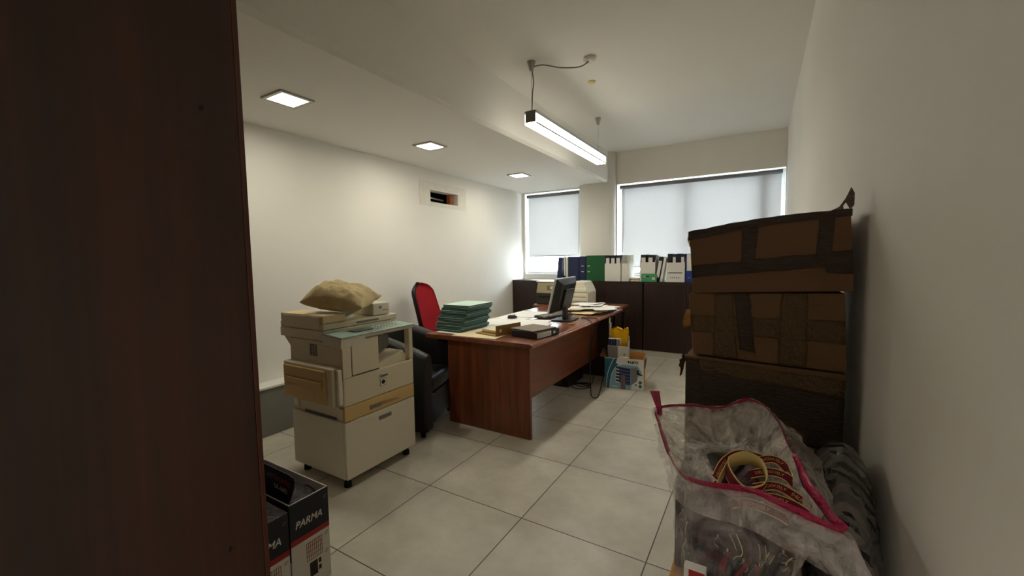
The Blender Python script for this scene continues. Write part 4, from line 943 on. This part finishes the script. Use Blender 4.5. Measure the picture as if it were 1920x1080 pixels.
# ------------------------------------------------------------------ tower of cartons
def carton(name, P, y0, y1, m, label, loc, strips, extra=None, bev=.004):
    """P = front face corners (x,z): bottom left, bottom right, top right, top left"""
    t = thing(name, loc, label, 'carton', 'tall stack of taped cartons')
    bl, br, tr, tlf = P; d = .01
    bm = B(); hexa(bm, [(bl[0], y0, bl[1]), (br[0], y0, br[1]), (br[0], y1, br[1]), (bl[0]+d, y1, bl[1]), (tlf[0], y0, tlf[1]), (tr[0], y0, tr[1]), (tr[0], y1, tr[1]), (tlf[0]+d, y1, tlf[1])], bev)
    body = obj('body', bm, m, t)
    def at(u, v): # bilinear on the front face
        a = Vector((bl[0], bl[1])).lerp(Vector((br[0], br[1])), u); b = Vector((tlf[0], tlf[1])).lerp(Vector((tr[0], tr[1])), u); return a.lerp(b, v)
    for k, (mm, q, off) in enumerate(strips):
        bm = B(); n = 24
        horiz = abs(q[1][0]-q[0][0]) > .3
        def fn(u, v):
            # q: four corners uv (bl, br, tr, tl)
            a = Vector(q[0]).lerp(Vector(q[1]), u); b = Vector(q[3]).lerp(Vector(q[2]), u); c = a.lerp(b, v)
            ed = .012*noise.noise(Vector((c.x*9+k*3, c.y*9, k)))
            if horiz: c.y += ed*(1 if .02 < v < .98 else 1.6)
            else: c.x += ed*.5*(1 if .02 < u < .98 else 1.6)
            c.x = min(max(c.x, .002), .998); c.y = min(max(c.y, .002), .998)
            p = at(c.x, c.y); ripple = .0016*noise.noise(Vector((c.x*7, c.y*40, k*5.0)) if horiz else Vector((c.x*40, c.y*9, k*5.0)))
            return Vector((p.x, y0-off-.0012-abs(ripple), p.y))
        grid(bm, fn, n if horiz else 10, 10 if horiz else n); bmesh.ops.solidify(bm, geom=bm.faces[:], thickness=.0006)
        obj('tape_strip', bm, M[mm], body, smooth=True)
    return t, body
TY0, TY1 = 1.50, 1.90
# top carton
t, body = carton('moving_carton', [(-.193, 1.254), (.231, 1.272), (.216, 1.497), (-.206, 1.452)], TY0, TY1, M['card'], 'topmost brown carton of the tower with dark tape and a curled tape tip', (.01, 1.7, 1.25),
    [('tape', [(0, .26), (1, .34), (1, .52), (0, .47)], .0), ('tape', [(.34, .37), (.425, .37), (.475, .995), (.375, .995)], .0009), ('tape', [(.80, .42), (.885, .42), (.915, .995), (.83, .995)], .0009), ('tape', [(.86, .25), (.998, .22), (.998, .52), (.84, .5)], .0013)])
# dark top tape strip, wrapping the upper edge
bm = B()
def topt(u, v):
    x = -.209+.428*u; zt = 1.452+(1.497-1.452)*u+.010*math.sin(PI*u)+.003*noise.noise(Vector((u*12, 0, 0)))
    if v < .5: return Vector((x, TY0-.003-.001*math.sin(u*30), zt-.028*(1-v*2)*(1-.35*u)+.006))
    return Vector((x, TY0-.003+.34*(v-.5), zt+.008+.012*(1-u)*(v-.5)*2))
grid(bm, topt, 40, 9); bmesh.ops.solidify(bm, geom=bm.faces[:], thickness=.0008); obj('top_tape', bm, M['tape'], body, smooth=True)
bm = B()
pk = [(.168, 1.502), (.190, 1.512), (.203, 1.534), (.214, 1.566), (.222, 1.548), (.222, 1.515), (.214, 1.503), (.209, 1.512), (.204, 1.527), (.196, 1.514), (.199, 1.506)]
prism(bm, pk, 1, TY0-.004, TY0+.004, bev=.001); obj('curled_tape_tip', bm, M['tape'], body)
bm = B(); prism(bm, [(-.213, 1.435), (-.206, 1.458), (-.203, 1.44), (-.205, 1.41)], 1, TY0, TY0+.03); obj('torn_edge', bm, M['cream'], body)
# second carton
t, body = carton('moving_carton', [(-.190, 1.048), (.222, 1.034), (.211, 1.265), (-.206, 1.253)], TY0, TY1-.02, M['card2'], 'second brown carton from the top with crossed clear tape', (.01, 1.7, 1.04),
    [('cleartape', [(0, .37), (1, .36), (1, .66), (0, .64)], 0), ('cleartape', [(.15, 0), (.33, 0), (.31, 1), (.20, 1)], .0005), ('cleartape', [(.59, 0), (.77, 0), (.79, 1), (.63, 1)], .0005), ('tape', [(.345, .16), (.445, .13), (.43, 1), (.325, 1)], .001)])
bm = B(); grid(bm, lambda u, v: Vector((-.198-.040*u*(1-.45*abs(v-.4))+.004*noise.noise(Vector((u*4, v*5, 0))), 1.56+.03*v+.01*u, 1.135+.060*v-.012*u+.006*math.sin(v*9))), 8, 8); bmesh.ops.solidify(bm, geom=bm.faces[:], thickness=.002); obj('loose_tape', bm, mat('amber_tape', (196, 150, 84), .35, var=.2, vscale=30), body)
bm = B(); hexa(bm, [(-.206, 1.55, 1.0), (-.200, 1.55, 1.0), (-.200, 1.6, 1.0), (-.206, 1.6, 1.0), (-.210, 1.55, 1.25), (-.206, 1.55, 1.25), (-.206, 1.6, 1.25), (-.210, 1.6, 1.25)]); bm.free()
# third carton
t, body = carton('moving_carton', [(-.211, .70), (.218, .70), (.219, 1.030), (-.211, 1.043)], TY0-.01, TY1, M['card2'], 'third brown carton from the top, wrapped in wide dark tape', (.01, 1.7, .70),
    [('tape', [(0, .50), (1, .26), (1, .80), (0, .97)], 0), ('cleartape', [(0, .88), (1, .80), (1, .95), (0, .985)], .0004), ('tape', [(.02, .40), (.16, .42), (.10, .97), (.0, .97)], .0012), ('cleartape', [(.64, 0), (.80, 0), (.80, .42), (.64, .5)], .0005)])
bm = B(); grid(bm, lambda u, v: Vector((-.212-.020*u+.008*noise.noise(Vector((u*5, v*6, 0))), 1.495+.03*v, 1.035-.055*v*u+.012*math.sin(u*5)-.02*v)), 8, 8); bmesh.ops.solidify(bm, geom=bm.faces[:], thickness=.002); obj('crumpled_flap', bm, M['card2'], body)
t, body = carton('moving_carton', [(-.215, .352), (.222, .352), (.222, .698), (-.212, .698)], TY0, TY1+.02, M['card2'], 'fourth brown carton of the tower, mostly behind the clear bag', (.01, 1.7, .35), [('tape', [(0, .4), (1, .4), (1, .6), (0, .6)], 0)])
t, body = carton('moving_carton', [(-.215, .001), (.222, .001), (.222, .35), (-.212, .35)], TY0, TY1+.02, M['card'], 'bottom brown carton of the tower standing on the floor', (.01, 1.7, 0), [('tape', [(0, .4), (1, .4), (1, .6), (0, .6)], 0)])

# ------------------------------------------------------------------ support cartons below the bags
t = thing('tan_carton', (.02, 1.12, 0), 'tan carton on the floor carrying the plastic bags', 'carton')
box('body', (-.197, .245, .76, 1.46, .001, .50), M['card3'], t, .004)
t = thing('grey_carton', (0, 1.27, .502), 'dark grey carton with black tape below the left rim of the clear bag', 'carton')
o = box('body', (-.190, .04, 1.185, 1.42, .502, .758), M['dimcard'], t, .004)
box('tape_patch', (-.188, -.152, 1.1835, 1.186, .615, .66), M['blackprint'], o)
t = thing('printed_case', (-.13, .93, .501), 'white, red and blue printed case standing before the clear bag', 'case')
o = box('body', (-.113, -.074, .812, .832, .501, .785), M['whiteprint'], t, .002)
box('red_print', (-.104, -.076, .8112, .8125, .752, .782), M['redprint'], o); box('blue_print', (-.104, -.076, .8112, .8125, .52, .750), mat('slate_blue_print', (96, 112, 148), .5), o)

# ------------------------------------------------------------------ clear bag with pink drawstring
RIM = [(-.254, 1.25, .924), (-.175, 1.31, .928), (-.09, 1.34, .926), (-.03, 1.36, .953), (.015, 1.34, .952), (.049, 1.22, .95), (.067, 1.13, .933), (.080, 1.06, .929), (.092, .99, .914), (.109, .94, .908), (.122, .89, .905), (.134, .86, .904),
       (.092, .845, .917), (.046, .85, .927), (.005, .87, .929), (-.031, .90, .912), (-.081, .93, .89), (-.135, .98, .869), (-.176, 1.05, .865), (-.209, 1.12, .884), (-.238, 1.20, .896)]
rim = curve(RIM, 10, True); NR = len(rim)
cen = Vector((-.03, 1.06, 0))
def bagpt(i, v, inset=0, amp=1):
    """v from 0 bottom to 1 rim"""
    p = rim[i % NR]; a = math.atan2(p.y-cen.y, p.x-cen.x)
    # body cross-section: rounded, narrower
    bx_ = cen.x-.005+(.120-inset)*math.copysign(abs(math.cos(a))**.75, math.cos(a)); by_ = 1.02+(.145-inset)*math.copysign(abs(math.sin(a))**.75, math.sin(a))
    zb = .505; s = v*v*(3-2*v)
    body = Vector((bx_, by_, zb+(p.z-.09-zb)*v))
    q = body.lerp(Vector((p.x, p.y, p.z)), max(0, (v-.55)/.45)**1.6)
    q.z = zb+(p.z-zb)*v
    if v < .12: 
        k = math.sqrt(max(0, 1-((.12-v)/.12)**2)); q.x = cen.x+(q.x-cen.x)*(.75+.25*k); q.y = 1.0+(q.y-1.0)*(.75+.25*k)
    n = (q-Vector((cen.x, 1.03, q.z))).normalized()
    wr = .012*noise.noise(Vector((q.x*14, q.y*14, q.z*9)))+.008*noise.noise(Vector((i*.35, q.z*7, 3)))+.006*((1-2*abs(noise.noise(Vector((i*.18+q.z*9, q.z*16, 8)))))**3)
    return q+n*wr*amp*(1-.5*v)
def rdg(x, y, z): return (1-2*abs(noise.noise(Vector((x, y, z)))))**3
t = thing('plastic_bag', (-.03, 1.03, .502), 'clear plastic bag with pink drawstring, full of lanyards', 'bag')
bm = B(); NV = 48
V = [[bm.verts.new(bagpt(i, j/(NV-1))) for j in range(NV)] for i in range(NR)]
for i in range(NR):
    for j in range(NV-1):
        bm.faces.new((V[i][j], V[(i+1) % NR][j], V[(i+1) % NR][j+1], V[i][j+1])).smooth = True
bm.faces.new([V[i][0] for i in range(NR)])
obj('bag_film', bm, M['film'], t)
# folded cuff: from the rim outward and down
bm = B(); NC = 9
def cuffw(i):
    p = rim[i % NR]; a = math.atan2(p.y-1.08, p.x+.04)
    front = max(0, -math.sin(a)); right = max(0, math.cos(a)); back = max(0, math.sin(a))
    return .022+.032*front+.050*right*(1-front*.5)
def cuff(i, j):
    p = rim[i % NR]; k = j/(NC-1); n = Vector((p.x+.04, p.y-1.08, 0)).normalized(); wd = cuffw(i)
    back = max(0, n.y); right = max(0, n.x)
    wr = .009*noise.noise(Vector((i*.12, k*2, 1)))+.005*rdg(i*.22, k*2.5, 7)
    drop = (.9 if n.y < .2 else .25)
    return p + n*(wd*(.55*k+.25*right*k))+Vector((0, 0, -wd*k*k*drop + .012*math.sin(PI*min(1, k*2))*.6)) + n*wr*k*1.6 + Vector((0, 0, wr*k))
V = [[bm.verts.new(cuff(i, j)) for j in range(NC)] for i in range(NR)]
for i in range(NR):
    for j in range(NC-1): bm.faces.new((V[i][j], V[(i+1) % NR][j], V[(i+1) % NR][j+1], V[i][j+1])).smooth = True
obj('folded_cuff', bm, M['cuff'], t)
# inner film bunched over the contents
bm = B()
def inner(i, j):
    p = rim[i % NR]; k = j/23
    c = Vector((-.01, 1.02, .86)); q = p.lerp(c, k*.62); sag = -.07*math.sin(PI*min(1, k*1.1))
    wr = .014*noise.noise(Vector((i*.2, k*2.0, 4)))+.010*rdg(i*.16+k*2, k*3, 9)+.005*rdg(i*.4-k*4, k*5, 2)
    return q+Vector((0, 0, sag*.6+wr*math.sin(PI*min(1, k+.08))*1.3))
lo, hi = int(NR*-.16), int(NR*.46)
V = [[bm.verts.new(inner(i, j)) for j in range(24)] for i in range(lo, hi)]
for i in range(len(V)-1):
    for j in range(23): bm.faces.new((V[i][j], V[i+1][j], V[i+1][j+1], V[i][j+1])).smooth = True
obj('inner_film', bm, M['innerfilm'], t)
# pink drawstring: flat band following the rim
bm = B(); prev = None; first = None
for i in range(NR):
    p = rim[i]; n = Vector((p.x+.04, p.y-1.08, 0)).normalized(); tw = .5+.5*noise.noise(Vector((i*.06, 2, 0)))
    wd = .0058+.0125*max(0, -n.y-.25)**.7*(.45+.9*tw)+.003*noise.noise(Vector((i*.15, 5, 0)))
    d = (Vector((0, 0, 1))*(.75)+n*(-.5 if n.y > 0 else .45)).normalized(); o_ = n*(-.002)+Vector((0, 0, .004))
    r = [bm.verts.new(p+o_+d*wd+n*.001), bm.verts.new(p+o_-d*wd+n*.001), bm.verts.new(p+o_-d*wd-n*.001), bm.verts.new(p+o_+d*wd-n*.001)]
    if prev: 
        for k in range(4): bm.faces.new((prev[k], r[k], r[(k+1) % 4], prev[(k+1) % 4])).smooth = True
    else: first = r
    prev = r
for k in range(4): bm.faces.new((prev[k], first[k], first[(k+1) % 4], prev[(k+1) % 4])).smooth = True
ds = obj('drawstring', bm, M['pink'], t)
bm = B(); hexa(bm, [(-.249, 1.243, .915), (-.238, 1.243, .915), (-.238, 1.247, .915), (-.249, 1.247, .915), (-.273, 1.24, .980), (-.246, 1.24, .984), (-.246, 1.243, .984), (-.273, 1.243, .980)]); bmesh.ops.subdivide_edges(bm, edges=bm.edges[:], cuts=2)
obj('drawstring_loop', bm, M['pink'], ds)
bm = B(); lathe(bm, [(.004, -.008), (.0075, -.004), (.0075, .004), (.004, .008)], (-.245, 1.242, .918), 12); obj('knot', bm, M['pink'], ds)
# contents: an uncountable mass below, single lanyards on and in front of it
bm = B()
def heap(i, v):
    q = bagpt(i, .03+.80*v, .022, .5); k = 1-.55*max(0, (v-.72)/.28)**1.5
    c = Vector((cen.x, 1.03, q.z)); q = c+(q-c)*k*.93
    q += (q-c).normalized()*.012*noise.noise(q*38) if (q-c).length > 1e-4 else Vector()
    q.z += .010*noise.noise(q*30); q.z = max(.515, q.z)
    return q
V = [[bm.verts.new(heap(i, j/20)) for j in range(21)] for i in range(0, NR, 2)]
n2 = len(V)
for i in range(n2):
    for j in range(20): bm.faces.new((V[i][j], V[(i+1) % n2][j], V[(i+1) % n2][j+1], V[i][j+1])).smooth = True
bm.faces.new([V[i][0] for i in range(n2)][::-1]); bm.faces.new([V[i][-1] for i in range(n2)])
tag(obj('lanyard_heap', bm, M['heap'], None, (-.03, 1.03, .52)), 'tangled dark mass of lanyards filling the clear bag', 'lanyards', kind='stuff')

def ribbon(pts, width, upfn, label, textstr=None, mats=('maroon', 'creamrib'), hook=None, n=8, tsize=.010, closed=False, group='lanyards in the clear bag', back=1):
    P = curve(pts, n, closed); N = len(P)
    T = []; Wd = []
    for i in range(N):
        tt = (P[(i+1) % N]-P[i-1]) if closed else (P[min(i+1, N-1)]-P[max(i-1, 0)])
        tt.normalize(); u = upfn(i/(N-1), P[i]); u = (u-tt*u.dot(tt)).normalized(); T.append(tt); Wd.append(u)
    bm = B(); th = .0009; e = width*.5; q = width*.41
    rows = []
    for i in range(N):
        nn = T[i].cross(Wd[i]); a = Wd[i]
        rows.append([bm.verts.new(P[i]+a*s+nn*o_) for s, o_ in ((-e, th), (-q, th), (q, th), (e, th), (e, -th), (-e, -th))])
    mi = (1, 0, 1, 1, back, 1)
    for i in range(N if closed else N-1):
        a, b = rows[i], rows[(i+1) % N]
        for k in range(6):
            f = bm.faces.new((a[k], b[k], b[(k+1) % 6], a[(k+1) % 6])); f.material_index = mi[k]; f.smooth = k != 0
    if not closed: bm.faces.new(rows[0]); bm.faces.new(rows[-1][::-1])
    org = P[N//2].copy()
    t = thing('lanyard', org, label, 'lanyard', group)
    o = obj('ribbon', bm, [M[mats[0]], M[mats[1]]], t)
    if textstr:
        cu = bpy.data.curves.new('printed_text', 'FONT'); cu.body = textstr; cu.size = tsize; cu.extrude = .0002; cu.resolution_u = 1
        tx = bpy.data.objects.new('printed_text', cu); C.objects.link(tx); dg = bpy.context.evaluated_depsgraph_get(); dg.update()
        me = bpy.data.meshes.new_from_object(tx.evaluated_get(dg)); bpy.data.objects.remove(tx)
        S = [0]
        for i in range(1, N): S.append(S[-1]+(P[i]-P[i-1]).length)
        for v in me.vertices:
            s = min(max(v.co.x+.004, 0), S[-1]*.999); i = max(k for k in range(N) if S[k] <= s); i = min(i, N-2)
            f = (s-S[i])/(S[i+1]-S[i]); nn = T[i].lerp(T[i+1], f).cross(Wd[i].lerp(Wd[i+1], f)).normalized()
            v.co = P[i].lerp(P[i+1], f)+Wd[i].lerp(Wd[i+1], f)*(v.co.y-tsize*.33)+nn*(th+.0004+v.co.z) - org
        me.materials.clear(); me.materials.append(M['creamrib']); tt = bpy.data.objects.new('printed_text', me); C.objects.link(tt); tt.parent = o
    if hook is not None:
        bm = B(); h = P[hook]; tube(bm, [h+Vector((.007*math.cos(k*PI/6), .002, .009*math.sin(k*PI/6))) for k in range(12)], .0011, 6, closed=True); tube(bm, [h+Vector((0, 0, .009)), h+Vector((0, 0, .018))], .0022, 6); obj('hook', bm, M['metal'], t)
    return t
Zup = Vector((0, 0, 1))
# prominent cream loop standing on edge
lp = [(-.045, .985, .897), (-.052, 1.03, .905), (-.02, 1.065, .912), (.012, 1.05, .910), (.022, 1.005, .900), (.012, .965, .893), (-.018, .95, .888)]
ribbon(lp[::-1], .034, lambda u, p: Vector((.15*math.sin(u*9), -.2, 1)), 'cream-backed lanyard standing up as a big loop in the bag mouth', 'DELICIOUSLY', closed=True)
words = ['DELICIOUSLY', 'DELICIOUSLY    DELICIOUSLY', '   DELICIOUSLY']
mid = [([(.0, .955, .880), (.035, .965, .884), (.07, .962, .880), (.095, .95, .872)], 'lowest maroon lanyard strip right of the cream loop'),
       ([(.0, .985, .886), (.04, 1.0, .893), (.08, .985, .884), (.10, .965, .875)], 'maroon lettered lanyard strip just right of the cream loop'),
       ([(-.01, 1.03, .892), (.03, 1.045, .901), (.065, 1.04, .896), (.085, 1.0, .882)], 'upper maroon lanyard strip curving behind the cream loop'),
       ([(.0, 1.085, .900), (.035, 1.10, .907), (.06, 1.085, .900), (.075, 1.03, .886)], 'rearmost maroon lanyard strip in the bag mouth'),
       ([(-.075, 1.0, .88), (-.06, 1.05, .90), (-.03, 1.10, .905), (.02, 1.11, .90)], 'maroon lanyard arching behind the cream loop'),
       ([(-.04, .93, .868), (-.01, .935, .876), (.03, .93, .874), (.06, .925, .866)], 'maroon lanyard strip in front of the cream loop')]
for k, (pp, lb) in enumerate(mid):
    ribbon(pp, .019, lambda u, p: Vector((-.15, .8, .62)), lb, words[k % 3], tsize=.0095)
ribbon([(-.07, .97, .875), (-.06, 1.01, .893), (-.045, 1.06, .902), (-.005, 1.085, .905)], .016, lambda u, p: Vector((0, .3, 1)), 'thin cream lanyard curling left of the big loop', mats=('creamrib', 'creamrib'))
random.seed(21)
hk = 0
for k in range(26):
    i = int(NR*(.50+.36*(k/26))) + random.randint(-5, 5); v0 = random.uniform(.52, .80); P0 = bagpt(i, v0, .018, .3)
    pts = [P0]; ii = i; v = v0
    for s in range(5):
        ii += random.randint(-9, 9); v = max(.2, v-random.uniform(.05, .14)); pts.append(bagpt(ii, v, .016+random.uniform(0, .006), .3))
    lb = ('maroon' if k % 4 == 0 else 'black')
    ribbon(pts, random.uniform(.008, .014), lambda u, p: Vector((math.sin(p.z*40), -.2*math.cos(p.x*30), .5)), lb+' lanyard tangled inside the front of the clear bag', mats=(('maroon' if k % 4 == 0 else 'blk'), 'creamrib' if k % 2 else 'blk'), hook=2 if k % 2 == 0 else None, n=5, back=0, group=lb+' lanyards seen through the bag front')

# ------------------------------------------------------------------ printed bag by the right wall
t = thing('printed_bag', (.17, 1.2, .502), 'black-printed clear bag slumped against the right wall', 'bag')
def bag2(u, v, k=1.0):
    a = 2*PI*u; prof = [(0, .55), (.08, .95), (.35, 1.0), (.6, .95), (.8, .78), (.93, .45), (1.0, .04)]
    for (v0, r0), (v1, r1) in zip(prof, prof[1:]):
        if v <= v1: r = r0+(r1-r0)*(v-v0)/(v1-v0); break
    x = .066*r*k*math.copysign(abs(math.cos(a))**.85, math.cos(a)); y = .24*r*k*math.copysign(abs(math.sin(a))**.85, math.sin(a))
    z_ = .504+.42*v*(1 if k == 1 else .93)
    z_ -= .10*v*max(0, -y/.24)+.0
    p = Vector((.181+x, 1.22+y, z_))
    n = Vector((x, y*.3, 0)); n = n.normalized() if n.length > 1e-5 else n
    p += n*(.012*noise.noise(p*11)+.006*noise.noise(p*30)); p.x = min(p.x, .250)
    return p
bm = B(); V = grid(bm, bag2, 60, 34, closeu=True); bm.faces.new([V[i][0] for i in range(60)]); bm.faces.new([V[i][-1] for i in range(60)]); obj('bag_film', bm, M['film2'], t)
bm = B(); V = grid(bm, lambda u, v: bag2(u, v, .86), 48, 24, closeu=True); bm.faces.new([V[i][0] for i in range(48)]); bm.faces.new([V[i][-1] for i in range(48)])
for v in bm.verts: v.co.x -= .004; v.co.z += .006
 
obj('contents', bm, M['stripes'], t)
